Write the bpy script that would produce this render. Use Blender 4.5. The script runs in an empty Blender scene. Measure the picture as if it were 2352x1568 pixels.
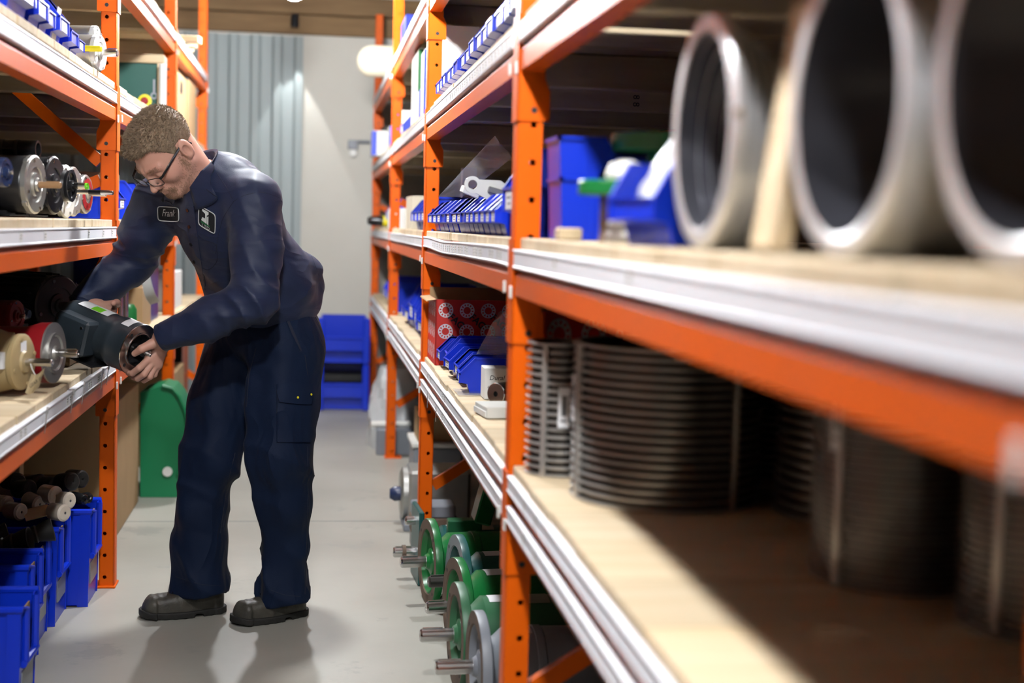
import bpy, bmesh, math, random
import numpy as np
from mathutils import Vector, Matrix
from mathutils.bvhtree import BVHTree
SC = bpy.context.scene
COL = SC.collection
PI = math.pi
# ---------------------------------------------------------------- camera
FPX, YAW, PITCH, ROLL, EYE = 3295.0, 0.1388, -0.0791, 0.0266, 1.276
def cam_axes():
    cy, sy, cp, sp = math.cos(YAW), math.sin(YAW), math.cos(PITCH), math.sin(PITCH)
    f = Vector((sy*cp, cy*cp, sp)); r0 = Vector((cy, -sy, 0)); u0 = r0.cross(f)
    return math.cos(ROLL)*r0+math.sin(ROLL)*u0, -math.sin(ROLL)*r0+math.cos(ROLL)*u0, f
CR, CU, CF = cam_axes()
cam = bpy.data.cameras.new('camera'); camo = bpy.data.objects.new('camera', cam); COL.objects.link(camo)
camo.matrix_world = Matrix(((CR.x, CU.x, -CF.x, 0), (CR.y, CU.y, -CF.y, 0), (CR.z, CU.z, -CF.z, EYE), (0, 0, 0, 1)))
cam.sensor_width = 36.0; cam.lens = FPX/2352*36.0; cam.clip_start = 0.05; cam.clip_end = 60
cam.dof.use_dof = True; cam.dof.focus_distance = 4.45; cam.dof.aperture_fstop = 2.0
SC.camera = camo
def at(px, py, Y):
    """world point on the plane at distance Y down the aisle that shows at photo pixel (px, py)"""
    d = CF + CR*((px-1176)/FPX) + CU*((784-py)/FPX)
    t = Y/d.y
    return Vector((d.x*t, Y, EYE+d.z*t))
# ---------------------------------------------------------------- light and exposure
w = bpy.data.worlds.new('world'); SC.world = w; w.use_nodes = True
w.node_tree.nodes['Background'].inputs[0].default_value = (0.80, 0.86, 1.0, 1)
w.node_tree.nodes['Background'].inputs[1].default_value = 0.012
SC.view_settings.view_transform = 'Standard'; SC.view_settings.look = 'None'
SC.view_settings.gamma = 1.0; SC.view_settings.use_curve_mapping = False
SC.view_settings.exposure = 1.5
SC.cycles.max_bounces = 4; SC.cycles.diffuse_bounces = 1; SC.cycles.glossy_bounces = 2; SC.cycles.transparent_max_bounces = 6; SC.cycles.adaptive_threshold = 0.03; SC.cycles.use_light_tree = False
BULB_STRENGTH = 330.0
BULBS = [(-0.12, 7.6), (-0.10, 4.95), (-0.06, 1.8), (-0.06, -1.0)]
BULB_Z = 2.485
# ---------------------------------------------------------------- materials
MATS = {}
def mat(name, col, rough=0.5, metal=0.0, col2=None, nscale=6.0, namt=0.5, bump=0.0, bscale=60.0, stretch=(1, 1, 1),
        rnd=0.0, spec=0.5, trans=0.0, alpha=1.0, coat=0.0, wear=None, wscale=14.0, wamt=0.62, ior=1.45, sheen=0.0, detail=6.0, wrinkle=None):
    """procedural Principled material: colour mottle, per-object tone, patchy wear of its own shape, fine bump"""
    m = bpy.data.materials.new(name); m.use_nodes = True; nt = m.node_tree; N = nt.nodes; L = nt.links
    b = N['Principled BSDF']
    b.inputs['Roughness'].default_value = rough; b.inputs['Metallic'].default_value = metal
    b.inputs['Specular IOR Level'].default_value = spec; b.inputs['IOR'].default_value = ior
    b.inputs['Transmission Weight'].default_value = trans; b.inputs['Alpha'].default_value = alpha
    b.inputs['Coat Weight'].default_value = coat; b.inputs['Sheen Weight'].default_value = sheen
    tc = N.new('ShaderNodeTexCoord'); mp = N.new('ShaderNodeMapping'); mp.inputs['Scale'].default_value = stretch
    oi = N.new('ShaderNodeObjectInfo')
    addv = N.new('ShaderNodeVectorMath'); addv.operation = 'MULTIPLY_ADD'
    L.new(tc.outputs['Object'], mp.inputs['Vector'])
    cmb = N.new('ShaderNodeCombineXYZ')
    for i in range(3): L.new(oi.outputs['Random'], cmb.inputs[i])
    L.new(cmb.outputs[0], addv.inputs[0]); addv.inputs[1].default_value = (17, 23, 31); L.new(mp.outputs[0], addv.inputs[2])
    vec = addv.outputs[0]
    c2 = col2 if col2 else tuple(c*0.8 for c in col)
    nz = N.new('ShaderNodeTexNoise'); nz.inputs['Scale'].default_value = nscale; nz.inputs['Detail'].default_value = detail
    L.new(vec, nz.inputs['Vector'])
    rmp = N.new('ShaderNodeMapRange'); rmp.inputs[1].default_value = 0.5-0.5*(1.02-namt); rmp.inputs[2].default_value = 0.5+0.5*(1.02-namt)
    L.new(nz.outputs['Fac'], rmp.inputs[0])
    mx = N.new('ShaderNodeMix'); mx.data_type = 'RGBA'; mx.inputs[6].default_value = (*col, 1); mx.inputs[7].default_value = (*c2, 1)
    L.new(rmp.outputs[0], mx.inputs[0]); cur = mx.outputs[2]
    if wear:
        nw = N.new('ShaderNodeTexNoise'); nw.inputs['Scale'].default_value = wscale; nw.inputs['Detail'].default_value = 9.0; nw.inputs['Roughness'].default_value = 0.7
        L.new(vec, nw.inputs['Vector'])
        wr = N.new('ShaderNodeMapRange'); wr.inputs[1].default_value = wamt; wr.inputs[2].default_value = wamt+0.05
        L.new(nw.outputs['Fac'], wr.inputs[0])
        m2 = N.new('ShaderNodeMix'); m2.data_type = 'RGBA'; m2.inputs[7].default_value = (*wear, 1)
        L.new(wr.outputs[0], m2.inputs[0]); L.new(cur, m2.inputs[6]); cur = m2.outputs[2]
    if rnd:
        hs = N.new('ShaderNodeHueSaturation'); mr = N.new('ShaderNodeMapRange'); mr.inputs[3].default_value = 1-rnd; mr.inputs[4].default_value = 1+rnd
        L.new(oi.outputs['Random'], mr.inputs[0]); L.new(mr.outputs[0], hs.inputs['Value']); L.new(cur, hs.inputs['Color']); cur = hs.outputs[0]
    L.new(cur, b.inputs['Base Color'])
    if bump:
        nb = N.new('ShaderNodeTexNoise'); nb.inputs['Scale'].default_value = bscale; nb.inputs['Detail'].default_value = 4.0
        L.new(vec, nb.inputs['Vector'])
        bp = N.new('ShaderNodeBump'); bp.inputs['Strength'].default_value = bump; bp.inputs['Distance'].default_value = 0.01
        L.new(nb.outputs['Fac'], bp.inputs['Height']); L.new(bp.outputs[0], b.inputs['Normal'])
        if wrinkle:                                   # soft creases: ridged noise, stretched
            wm = N.new('ShaderNodeMapping'); wm.inputs['Scale'].default_value = wrinkle[2]; wm.inputs['Rotation'].default_value = wrinkle[3]; L.new(tc.outputs['Object'], wm.inputs['Vector'])
            wn = N.new('ShaderNodeTexNoise'); wn.inputs['Scale'].default_value = wrinkle[0]; wn.inputs['Detail'].default_value = 2.0; wn.inputs['Distortion'].default_value = 0.6; L.new(wm.outputs[0], wn.inputs['Vector'])
            m1 = N.new('ShaderNodeMath'); m1.operation = 'SUBTRACT'; m1.inputs[1].default_value = 0.5; L.new(wn.outputs['Fac'], m1.inputs[0])
            m3 = N.new('ShaderNodeMath'); m3.operation = 'ABSOLUTE'; L.new(m1.outputs[0], m3.inputs[0])
            m4 = N.new('ShaderNodeMath'); m4.operation = 'POWER'; m4.inputs[1].default_value = 1.0; L.new(m3.outputs[0], m4.inputs[0])
            b2 = N.new('ShaderNodeBump'); b2.invert = True; b2.inputs['Strength'].default_value = wrinkle[1]; b2.inputs['Distance'].default_value = 0.035
            L.new(m4.outputs[0], b2.inputs['Height']); L.new(b2.outputs[0], bp.inputs['Normal'])
    MATS[name] = m
    return m
def emis(name, col, s):
    m = bpy.data.materials.new(name); m.use_nodes = True; b = m.node_tree.nodes['Principled BSDF']
    b.inputs['Base Color'].default_value = (*col, 1); b.inputs['Emission Color'].default_value = (*col, 1); b.inputs['Emission Strength'].default_value = s
    MATS[name] = m; return m
mat('orange', (0.82, 0.125, 0.001), 0.42, col2=(0.76, 0.105, 0.001), nscale=3, namt=0.3, wear=(0.45, 0.13, 0.05), wscale=9, wamt=0.74, spec=0.2, bump=0.05, bscale=25)
mat('orange_beam', (0.76, 0.115, 0.003), 0.36, col2=(0.68, 0.12, 0.02), nscale=4, namt=0.5, wear=(0.60, 0.20, 0.09), wscale=7, wamt=0.72, spec=0.3, bump=0.04, bscale=20)
mat('rail_white', (0.84, 0.84, 0.88), 0.45, col2=(0.78, 0.78, 0.82), nscale=5)
mat('ticket', (0.86, 0.86, 0.84), 0.6, col2=(0.35, 0.35, 0.36), nscale=160, namt=0.05, stretch=(1, 1, 0.25))
mat('plank', (0.66, 0.54, 0.37), 0.75, col2=(0.55, 0.41, 0.24), nscale=9, namt=0.55, stretch=(0.25, 3.0, 3.0), rnd=0.16, bump=0.12, bscale=40, wear=(0.34, 0.22, 0.11), wscale=3.2, wamt=0.72)
mat('timber', (0.26, 0.16, 0.075), 0.8, col2=(0.16, 0.09, 0.04), nscale=7, stretch=(0.3, 3, 3), rnd=0.2, bump=0.15, bscale=30)
mat('concrete', (0.40, 0.385, 0.335), 0.40, col2=(0.335, 0.32, 0.275), nscale=1.6, namt=0.75, wear=(0.31, 0.30, 0.265), wscale=2.6, wamt=0.60, bump=0.05, bscale=18, detail=10)
mat('plaster', (0.66, 0.64, 0.58), 0.85, col2=(0.56, 0.53, 0.46), nscale=1.2, namt=0.5, bump=0.08, bscale=12)
mat('sheet_metal', (0.36, 0.405, 0.405), 0.58, metal=0.0, col2=(0.30, 0.34, 0.335), nscale=2.5, stretch=(3, 3, 0.3))
mat('ceiling_dark', (0.10, 0.085, 0.075), 0.9)
mat('wall_board', (0.10, 0.065, 0.04), 0.9, nscale=3)
mat('blue', (0.004, 0.028, 0.52), 0.30, col2=(0.004, 0.036, 0.60), nscale=3, rnd=0.12, spec=0.5)
mat('blue_dark', (0.004, 0.016, 0.20), 0.35)
mat('label_white', (0.84, 0.84, 0.85), 0.55, col2=(0.74, 0.74, 0.76), nscale=30, namt=0.3)
mat('ink', (0.02, 0.02, 0.022), 0.6)
mat('ink_grey', (0.16, 0.16, 0.17), 0.6)
mat('cardboard', (0.40, 0.26, 0.13), 0.85, col2=(0.34, 0.215, 0.105), nscale=5, rnd=0.10, bump=0.05, bscale=30)
mat('cardboard_edge', (0.55, 0.40, 0.24), 0.85)
mat('cream_card', (0.74, 0.66, 0.50), 0.8)
mat('paper', (0.84, 0.83, 0.80), 0.8)
mat('tag_paper', (0.62, 0.48, 0.28), 0.85)
mat('steel', (0.62, 0.61, 0.60), 0.22, metal=1.0, col2=(0.50, 0.49, 0.48), nscale=12, stretch=(1, 1, 8))
mat('steel_dull', (0.40, 0.39, 0.38), 0.42, metal=1.0, col2=(0.26, 0.22, 0.19), nscale=9, namt=0.5)
mat('steel_dark', (0.10, 0.092, 0.085), 0.36, metal=0.8, col2=(0.06, 0.055, 0.05), nscale=8)
mat('screen_steel', (0.60, 0.58, 0.55), 0.30, metal=0.7, col2=(0.46, 0.44, 0.41), nscale=7)
mat('ring_steel', (0.74, 0.74, 0.75), 0.36, metal=0.6, col2=(0.62, 0.62, 0.63), nscale=6)
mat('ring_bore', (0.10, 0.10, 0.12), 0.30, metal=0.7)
mat('rust_brown', (0.17, 0.11, 0.075), 0.7, col2=(0.10, 0.07, 0.05), nscale=10)
mat('black_paint', (0.012, 0.012, 0.014), 0.28, col2=(0.02, 0.02, 0.022), nscale=6)
mat('black_plastic', (0.010, 0.010, 0.011), 0.22)
mat('rubber', (0.012, 0.011, 0.010), 0.55)
mat('motor_grey', (0.020, 0.028, 0.036), 0.36, col2=(0.026, 0.035, 0.044), nscale=5, bump=0.03, bscale=120)
mat('grey_paint', (0.24, 0.26, 0.29), 0.40, col2=(0.19, 0.20, 0.23), nscale=5)
mat('silver_cast', (0.50, 0.50, 0.48), 0.38, metal=0.8, col2=(0.38, 0.38, 0.36), nscale=9)
mat('white_plastic', (0.80, 0.79, 0.74), 0.32)
mat('cream_paint', (0.42, 0.32, 0.165), 0.42, col2=(0.37, 0.27, 0.13), nscale=5)
mat('red_paint', (0.30, 0.008, 0.013), 0.40, col2=(0.28, 0.010, 0.014), nscale=6, wear=(0.42, 0.03, 0.03), wscale=8, wamt=0.62)
mat('red_dark', (0.16, 0.008, 0.010), 0.45)
mat('brown_wood_shaft', (0.34, 0.19, 0.09), 0.5)
mat('navy_gloss', (0.02, 0.035, 0.10), 0.25)
mat('green', (0.007, 0.17, 0.036), 0.28, col2=(0.010, 0.13, 0.032), nscale=5, wear=(0.05, 0.16, 0.06), wscale=16, wamt=0.66)
mat('green_dark', (0.010, 0.13, 0.045), 0.34, col2=(0.012, 0.09, 0.04), nscale=5)
mat('green_pale', (0.040, 0.16, 0.07), 0.40, col2=(0.03, 0.12, 0.055), nscale=6)
mat('teal', (0.010, 0.10, 0.095), 0.35, col2=(0.012, 0.075, 0.07), nscale=6)
mat('green_plastic', (0.006, 0.19, 0.07), 0.42, col2=(0.006, 0.16, 0.06), nscale=3)
mat('machine_green', (0.012, 0.085, 0.065), 0.5)
mat('yellow', (0.85, 0.72, 0.02), 0.4)
mat('red_print', (0.72, 0.030, 0.012), 0.5, col2=(0.64, 0.022, 0.015), nscale=4)
mat('lime', (0.20, 0.72, 0.02), 0.5)
mat('clear_bag', (0.55, 0.55, 0.62), 0.10, trans=0.0, alpha=0.22, spec=1.0)
mat('clear_wrap', (0.88, 0.90, 0.92), 0.15, alpha=0.55, spec=0.9, bump=0.5, bscale=30)
mat('foam', (0.82, 0.76, 0.58), 0.7)
mat('knob_white', (0.68, 0.55, 0.42), 0.30, col2=(0.76, 0.68, 0.58), nscale=3)
emis('bulb_glow', (0.95, 0.975, 1.0), BULB_STRENGTH)
# ---------------------------------------------------------------- mesh building
class MB:
    def __init__(s): s.v = []; s.f = []; s.m = []
    def add(s, vs, fs, m=0, T=None):
        o = len(s.v)
        if T is not None: vs = [T @ Vector(p) for p in vs]
        s.v += [tuple(p) for p in vs]; s.f += [tuple(i+o for i in f) for f in fs]; s.m += [m]*len(fs)
        return s
    def box(s, x0, x1, y0, y1, z0, z1, m=0, c=0.0, T=None):
        if x0 > x1: x0, x1 = x1, x0
        if y0 > y1: y0, y1 = y1, y0
        if z0 > z1: z0, z1 = z1, z0
        if c <= 0:
            return s.add([(x, y, z) for z in (z0, z1) for y in (y0, y1) for x in (x0, x1)],
                         [(0, 2, 3, 1), (4, 5, 7, 6), (0, 1, 5, 4), (2, 6, 7, 3), (0, 4, 6, 2), (1, 3, 7, 5)], m, T)
        c = min(c, (x1-x0)*0.45, (y1-y0)*0.45, (z1-z0)*0.45)
        vs = []; idx = {}
        for sx in (0, 1):
            for sy in (0, 1):
                for sz in (0, 1):
                    for ax in range(3):
                        p = [(x0, x1)[sx], (y0, y1)[sy], (z0, z1)[sz]]
                        for k, sg in enumerate((sx, sy, sz)):
                            if k != ax: p[k] += c if sg == 0 else -c
                        idx[(sx, sy, sz, ax)] = len(vs); vs.append(tuple(p))
        fs = []
        for ax in range(3):
            a, b = [(1, 2), (2, 0), (0, 1)][ax]
            for sg in (0, 1):
                q = []
                for u, v in ((0, 0), (1, 0), (1, 1), (0, 1)):
                    t = [0, 0, 0]; t[ax] = sg; t[a] = u; t[b] = v; q.append(idx[(*t, ax)])
                fs.append(tuple(q if sg else q[::-1]))
        for ax in range(3):
            a, b = [(1, 2), (2, 0), (0, 1)][ax]
            for u in (0, 1):
                for v in (0, 1):
                    t0 = [0, 0, 0]; t0[a] = u; t0[b] = v; t1 = t0[:]; t1[ax] = 1
                    q = [idx[(*t0, a)], idx[(*t1, a)], idx[(*t1, b)], idx[(*t0, b)]]
                    fs.append(tuple(q if (u == v) else q[::-1]))
        for sx in (0, 1):
            for sy in (0, 1):
                for sz in (0, 1):
                    q = [idx[(sx, sy, sz, k)] for k in range(3)]
                    fs.append(tuple(q if (sx+sy+sz) % 2 else q[::-1]))
        return s.add(vs, fs, m, T)
    def prism(s, poly, axis, a, b, m=0, T=None):
        """polygon in the other two axes (in order) extruded along axis from a to b"""
        n = len(poly); vs = []
        for t in (a, b):
            for (u, v) in poly:
                p = [u, v]; p.insert(axis, t); vs.append(tuple(p))
        fs = [tuple(range(n))[::-1], tuple(range(n, 2*n))] + [(i, (i+1) % n, n+(i+1) % n, n+i) for i in range(n)]
        return s.add(vs, fs, m, T)
    def lathe(s, prof, n=24, o=(0, 0, 0), d=(0, 0, 1), m=0, a0=0.0, a1=2*PI, ms=None):
        """profile of (radius, distance along d) points; radius 0 makes a tip"""
        d = Vector(d).normalized(); up = Vector((0, 0, 1)) if abs(d.z) < 0.9 else Vector((1, 0, 0))
        e1 = up.cross(d).normalized(); e2 = d.cross(e1); o = Vector(o); full = abs(a1-a0-2*PI) < 1e-6
        k = n if full else n+1; rings = []; vs = []
        for (r, t) in prof:
            if r < 1e-7: rings.append([len(vs)]*k); vs.append(tuple(o+d*t))
            else:
                rings.append(list(range(len(vs), len(vs)+k)))
                for i in range(k):
                    A = a0+(a1-a0)*i/n; vs.append(tuple(o+d*t+e1*(r*math.cos(A))+e2*(r*math.sin(A))))
        off = len(s.v); s.v += vs
        for q in range(len(prof)-1):
            A, B = rings[q], rings[q+1]
            for i in range(n):
                j = (i+1) % k
                f = [A[i], A[j], B[j], B[i]]; g = []
                for x in f:
                    if x not in g: g.append(x)
                if len(g) > 2: s.f.append(tuple(x+off for x in g)); s.m.append(ms[q] if ms else m)
        return s
    def cyl(s, p0, p1, r, n=16, m=0, r2=None, c=0.0):
        p0 = Vector(p0); p1 = Vector(p1); L = (p1-p0).length; r2 = r if r2 is None else r2
        pr = [(0, 0), (r-c, 0), (r, c), (r2, L-c), (r2-c, L), (0, L)] if c else [(0, 0), (r, 0), (r2, L), (0, L)]
        return s.lathe(pr, n, p0, p1-p0, m)
    def tube(s, pts, r, n=8, m=0, closed=False):
        P = [Vector(p) for p in pts]; K = len(P); R = r if isinstance(r, (list, tuple)) else [r]*K
        vs = []; prev = None
        for i in range(K):
            if closed: t = P[(i+1) % K]-P[i-1]
            else: t = P[min(i+1, K-1)]-P[max(i-1, 0)]
            t.normalize()
            if prev is None:
                e = Vector((0, 0, 1)) if abs(t.z) < 0.9 else Vector((1, 0, 0)); e1 = t.cross(e).normalized()
            else: e1 = (prev-t*prev.dot(t)).normalized()
            prev = e1; e2 = t.cross(e1)
            for k in range(n):
                A = 2*PI*k/n; vs.append(tuple(P[i]+(e1*math.cos(A)+e2*math.sin(A))*R[i]))
        fs = []
        for i in range(K if closed else K-1):
            j = (i+1) % K
            for k in range(n): fs.append((i*n+k, i*n+(k+1) % n, j*n+(k+1) % n, j*n+k))
        if not closed: fs += [tuple(range(n))[::-1], tuple(range((K-1)*n, K*n))]
        return s.add(vs, fs, m)
    def mesh(s, name, mats, angle=35):
        me = bpy.data.meshes.new(name); me.from_pydata(s.v, [], s.f)
        for k in ([mats] if isinstance(mats, str) else mats): me.materials.append(MATS[k])
        me.polygons.foreach_set('material_index', s.m)
        me.polygons.foreach_set('use_smooth', [True]*len(s.f))
        me.set_sharp_from_angle(angle=math.radians(angle)); me.update(); return me
    def split(s, name, mats, parent=None, angle=35):
        """every loose piece becomes an object of its own"""
        n = len(s.v); up = list(range(n))
        def find(a):
            while up[a] != a: up[a] = up[up[a]]; a = up[a]
            return a
        for f in s.f:
            for a in f[1:]: up[find(a)] = find(f[0])
        g = {}
        for f, m in zip(s.f, s.m): g.setdefault(find(f[0]), []).append((f, m))
        out = []
        for fl in g.values():
            ids = sorted({i for f, _ in fl for i in f}); mp = {i: k for k, i in enumerate(ids)}; b = MB(); b.v = [s.v[i] for i in ids]; b.f = [tuple(mp[i] for i in f) for f, _ in fl]; b.m = [m for _, m in fl]
            out.append(b.build(name, mats, parent, angle))
        return out
    def build(s, name, mats, parent=None, angle=35, loc=None):
        o = bpy.data.objects.new(name, s.mesh(name, mats, angle)); COL.objects.link(o); o.parent = parent
        if loc is not None: o.location = loc
        return o
def tag(o, label=None, cat=None, group=None, kind=None):
    for k, v in (('label', label), ('category', cat), ('group', group), ('kind', kind)):
        if v: o[k] = v
    return o
def thing(name, label, cat, loc=(0, 0, 0), rz=0.0, group=None, rot=None):
    o = bpy.data.objects.new(name, None); o.empty_display_size = 0.05; COL.objects.link(o); o.location = loc
    o.rotation_euler = rot if rot else (0, 0, rz)
    return tag(o, label, cat, group)
def place(name, me, parent, loc=(0, 0, 0), rot=(0, 0, 0), scale=(1, 1, 1)):
    o = bpy.data.objects.new(name, me); COL.objects.link(o); o.parent = parent
    o.location = loc; o.rotation_euler = rot; o.scale = scale; return o
def kids(o): return [c for c in bpy.data.objects if c.parent == o]
def copy_tree(o, parent=None):
    c = o.copy(); COL.objects.link(c); c.parent = parent
    for ch in kids(o): copy_tree(ch, c)
    return c
def text_mesh(s, size, mats='ink', depth=0.0004, shear=0.0, align='CENTER', bold=0.0):
    cu = bpy.data.curves.new('lettering', 'FONT'); cu.body = s; cu.size = size; cu.extrude = depth; cu.shear = shear; cu.offset = bold
    cu.align_x = align; cu.align_y = 'CENTER'; cu.resolution_u = 3
    t = bpy.data.objects.new('lettering', cu); COL.objects.link(t)
    dg = bpy.context.evaluated_depsgraph_get(); me = bpy.data.meshes.new_from_object(t.evaluated_get(dg))
    bpy.data.objects.remove(t); me.materials.clear(); me.materials.append(MATS[mats]); me.name = 'lettering'
    return me
def frame(x, y, o):
    """matrix with local x along x, local z along x cross y, origin o"""
    x = Vector(x).normalized(); y = Vector(y); z = x.cross(y).normalized(); y = z.cross(x)
    return Matrix(((x.x, y.x, z.x, o[0]), (x.y, y.y, z.y, o[1]), (x.z, y.z, z.z, o[2]), (0, 0, 0, 1)))
def put(name, me, parent, M):
    o = bpy.data.objects.new(name, me); COL.objects.link(o); o.parent = parent; o.matrix_local = M; return o
RNG = random.Random(7)
# ================================================================ the room
WALL_Y = 10.45
b = MB(); b.box(-4, 4, -6, WALL_Y+0.3, -0.1, 0)
fl_ = tag(b.build('floor', 'concrete'), 'bare grey concrete warehouse floor', kind='structure')
MB().box(-2.2, 2.2, 6.12, 6.128, -0.002, 0.0004).build('expansion_joint', 'ink_grey', fl_)
b = MB(); b.box(-4, 4, -6, WALL_Y+0.3, 2.95, 3.05)
tag(b.build('ceiling', 'ceiling_dark'), 'dark ceiling above the aisle', kind='structure')
wb = MB().box(-4, 4, WALL_Y, WALL_Y+0.2, 0, 2.95).build('wall_back', 'plaster')
tag(wb, 'pale plastered end wall of the aisle', kind='structure')
# corrugated sheet: trapezoid ribs
b = MB(); x = -2.2; pts = []
k = 0
while x < -0.115:
    pts += [(x, 0.0), (x+0.055, 0.0), (x+0.072, -0.026), (x+0.118, -0.026), (x+0.135, 0.0)]; x += 0.1525
pts = [(min(u, -0.112), v) for u, v in pts]
vs = [(u, WALL_Y-0.006+v, z) for z in (0.0, 2.585) for u, v in pts]; n = len(pts)
b.add(vs, [(i, i+1, n+i+1, n+i) for i in range(n-1)])
b.box(-0.125, -0.095, WALL_Y-0.035, WALL_Y-0.002, 0, 2.585)
b.build('corrugated_sheet', 'sheet_metal', wb, 20)
tm = MB().box(-4, 4, -0.06, 0, 0, 0.133, c=0.006).mesh('timber', 'timber')
place('timber', tm, wb, (0, WALL_Y-0.001, 2.600)); place('timber', tm, wb, (0.5, WALL_Y-0.02, 2.738))
tag(MB().box(-2.3, -2.2, -6, WALL_Y, 0, 2.95).build('wall_left', 'wall_board'), 'dark board wall behind the left rack', kind='structure')
tag(MB().box(2.2, 2.3, -6, WALL_Y, 0, 2.95).build('wall_right', 'wall_board'), 'dark board wall behind the right rack', kind='structure')
# bare bulbs hanging down the middle of the aisle
bulb_me = None
for i, (bx, by) in enumerate(BULBS):
    t = thing('pendant_lamp', ['round white globe lamp hanging over the far end of the aisle', 'globe lamp hanging above the man in the aisle',
              'globe lamp hanging above the near end of the aisle', 'globe lamp hanging behind the camera'][i], 'lamp', (bx, by, BULB_Z), group='lamps over the aisle')
    if bulb_me is None:
        g = MB(); prof = [(0.0, -0.072)]+[(0.072*math.sin(a), -0.072*math.cos(a)) for a in [PI*k/10 for k in range(1, 9)]]+[(0.022, 0.062), (0.022, 0.072)]
        bulb_me = g.lathe(prof, 20).mesh('bulb', 'bulb_glow', 60)
        sock_me = MB().lathe([(0.0, 0.068), (0.026, 0.068), (0.028, 0.078), (0.026, 0.13), (0.012, 0.145), (0, 0.145)], 18).mesh('socket', 'white_plastic')
        cord_me = MB().cyl((0, 0, 0.14), (0, 0, 2.95-BULB_Z), 0.005, 8).mesh('cord', 'black_plastic')
        rose_me = MB().lathe([(0, 2.952-BULB_Z), (0.05, 2.952-BULB_Z), (0.045, 2.925-BULB_Z), (0, 2.92-BULB_Z)], 18).mesh('ceiling_rose', 'white_plastic')
    for nm, me in (('bulb', bulb_me), ('socket', sock_me), ('cord', cord_me), ('ceiling_rose', rose_me)): place(nm, me, t)
# ================================================================ the racks
PITCHH = 0.0762
def post_mesh(side, H=2.74):
    """upright channel, far front corner at the origin; side +1 stands right of the aisle, -1 left"""
    W, D, r, hx, NH = 0.050, 0.075, 0.0068, 0.031, 12
    b = MB()
    def face_holes(y):
        nz = int(H/PITCHH)
        for i in range(nz):
            z0, z1 = i*PITCHH, (i+1)*PITCHH; zc = z0+0.5*PITCHH
            hole = [(hx+r*math.cos(2*PI*k/NH), zc+r*math.sin(2*PI*k/NH)) for k in range(NH)]; rect = []
            for (hx_, hz_) in hole:
                dx, dz = hx_-hx, hz_-zc
                ts = []
                if dx > 1e-9: ts.append((W-hx)/dx)
                if dx < -1e-9: ts.append(-hx/dx)
                if dz > 1e-9: ts.append((z1-zc)/dz)
                if dz < -1e-9: ts.append((z0-zc)/dz)
                t = min(ts); rect.append((hx+dx*t, zc+dz*t))
            o = [(u, y, v) for u, v in rect]+[(u, y, v) for u, v in hole]+[(u, y+(0.003 if y < -0.01 else -0.003), v) for u, v in hole]
            fs = []
            for k in range(NH):
                j = (k+1) % NH; fs += [(k, j, NH+j, NH+k), (NH+k, NH+j, 2*NH+j, 2*NH+k)]
            # corner fill triangles
            cs = [(0, z0), (W, z0), (W, z1), (0, z1)]
            for c in cs:
                best = sorted(range(NH), key=lambda k: (rect[k][0]-c[0])**2+(rect[k][1]-c[1])**2)[:2]
                o.append((c[0], y, c[1])); fs.append((best[0], best[1], len(o)-1))
            b.add([(side*p[0], p[1], p[2]) for p in o], fs)
        b.box(0, side*W, min(y, y+1e-4), y+1e-4, nz*PITCHH, H)
    face_holes(-D); face_holes(0.0)
    b.box(0, side*0.003, -D, 0, 0, H)                  # front face
    b.box(side*0.0008, side*(W), -D+0.004, -D+0.0045, 0.001, 0.002)
    b.box(side*(W-0.003), side*W, -D, -D+0.018, 0, H); b.box(side*(W-0.003), side*W, -0.018, 0, 0, H)
    b.box(side*-0.0015, side*0.0, -D+0.012, -0.012, 0, H, c=0.0006)   # raised centre band of the face
    return b.mesh('post', 'orange')
def bracket_mesh(side):
    """beam end connector wrapping the face and the near side of a post; z 0 is the beam's underside"""
    b = MB(); t = 0.0035; z0, z1 = -0.100, 0.115
    b.prism([(-t, z0), (0.060, z0), (0.063, z0+0.004), (0.063, z0+0.06), (0.052, z0+0.085), (0.052, z1), (-t, z1)], 1, -0.0790, -0.0755)
    b.box(-t-0.0015, -0.0016, -0.079, -0.006, z0, z1)
    b.cyl((0.031, -0.0785, z0+0.022), (0.031, -0.0794, z0+0.022), 0.0065, 12, 1)
    if side < 0: b.v = [(-x, y, z) for x, y, z in b.v]; b.f = [f[::-1] for f in b.f]
    return b.mesh('bracket', ['orange', 'ink'])
def crossbar(side, L, h=0.094, double=False):
    pr = [(0, 0), (0, 0.040), (0.003, 0.044), (0.012, 0.050), (0.012, h), (0.045, h), (0.045, 0)]
    b = MB(); b.prism([(side*u, v) for u, v in pr], 1, 0, L)
    return b.mesh('crossbar', 'orange_beam', 20)
def rail_mesh(side, L, z0, z1, wave=0.0, face=0.012):
    """extruded label strip with rolled top and bottom lips, x measured from the rack face"""
    pr = [(face, z0), (-0.005, z0), (-0.0062, z0+0.0012), (-0.0062, z0+0.0040), (-0.0042, z0+0.0056), (-0.0042, z1-0.0056), (-0.0062, z1-0.0040), (-0.0062, z1-0.0012), (-0.005, z1), (face, z1)]
    ns = max(2, int(L/0.06)); vs = []; n = len(pr)
    for i in range(ns+1):
        y = L*i/ns; w_ = wave*(0.75*math.sin(y*3.1+0.3)+0.25*math.sin(y*6.3+1))
        for u, v in pr: vs.append((side*u, y, v+w_))
    fs = [(i*n+k, i*n+(k+1) % n, (i+1)*n+(k+1) % n, (i+1)*n+k) for i in range(ns) for k in range(n)] + [tuple(range(n)), tuple(range(ns*n, ns*n+n))[::-1]]
    return MB().add(vs, fs).mesh('label_strip', 'rail_white', 50)
RACK_D = 1.05
RACKS = {}
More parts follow.
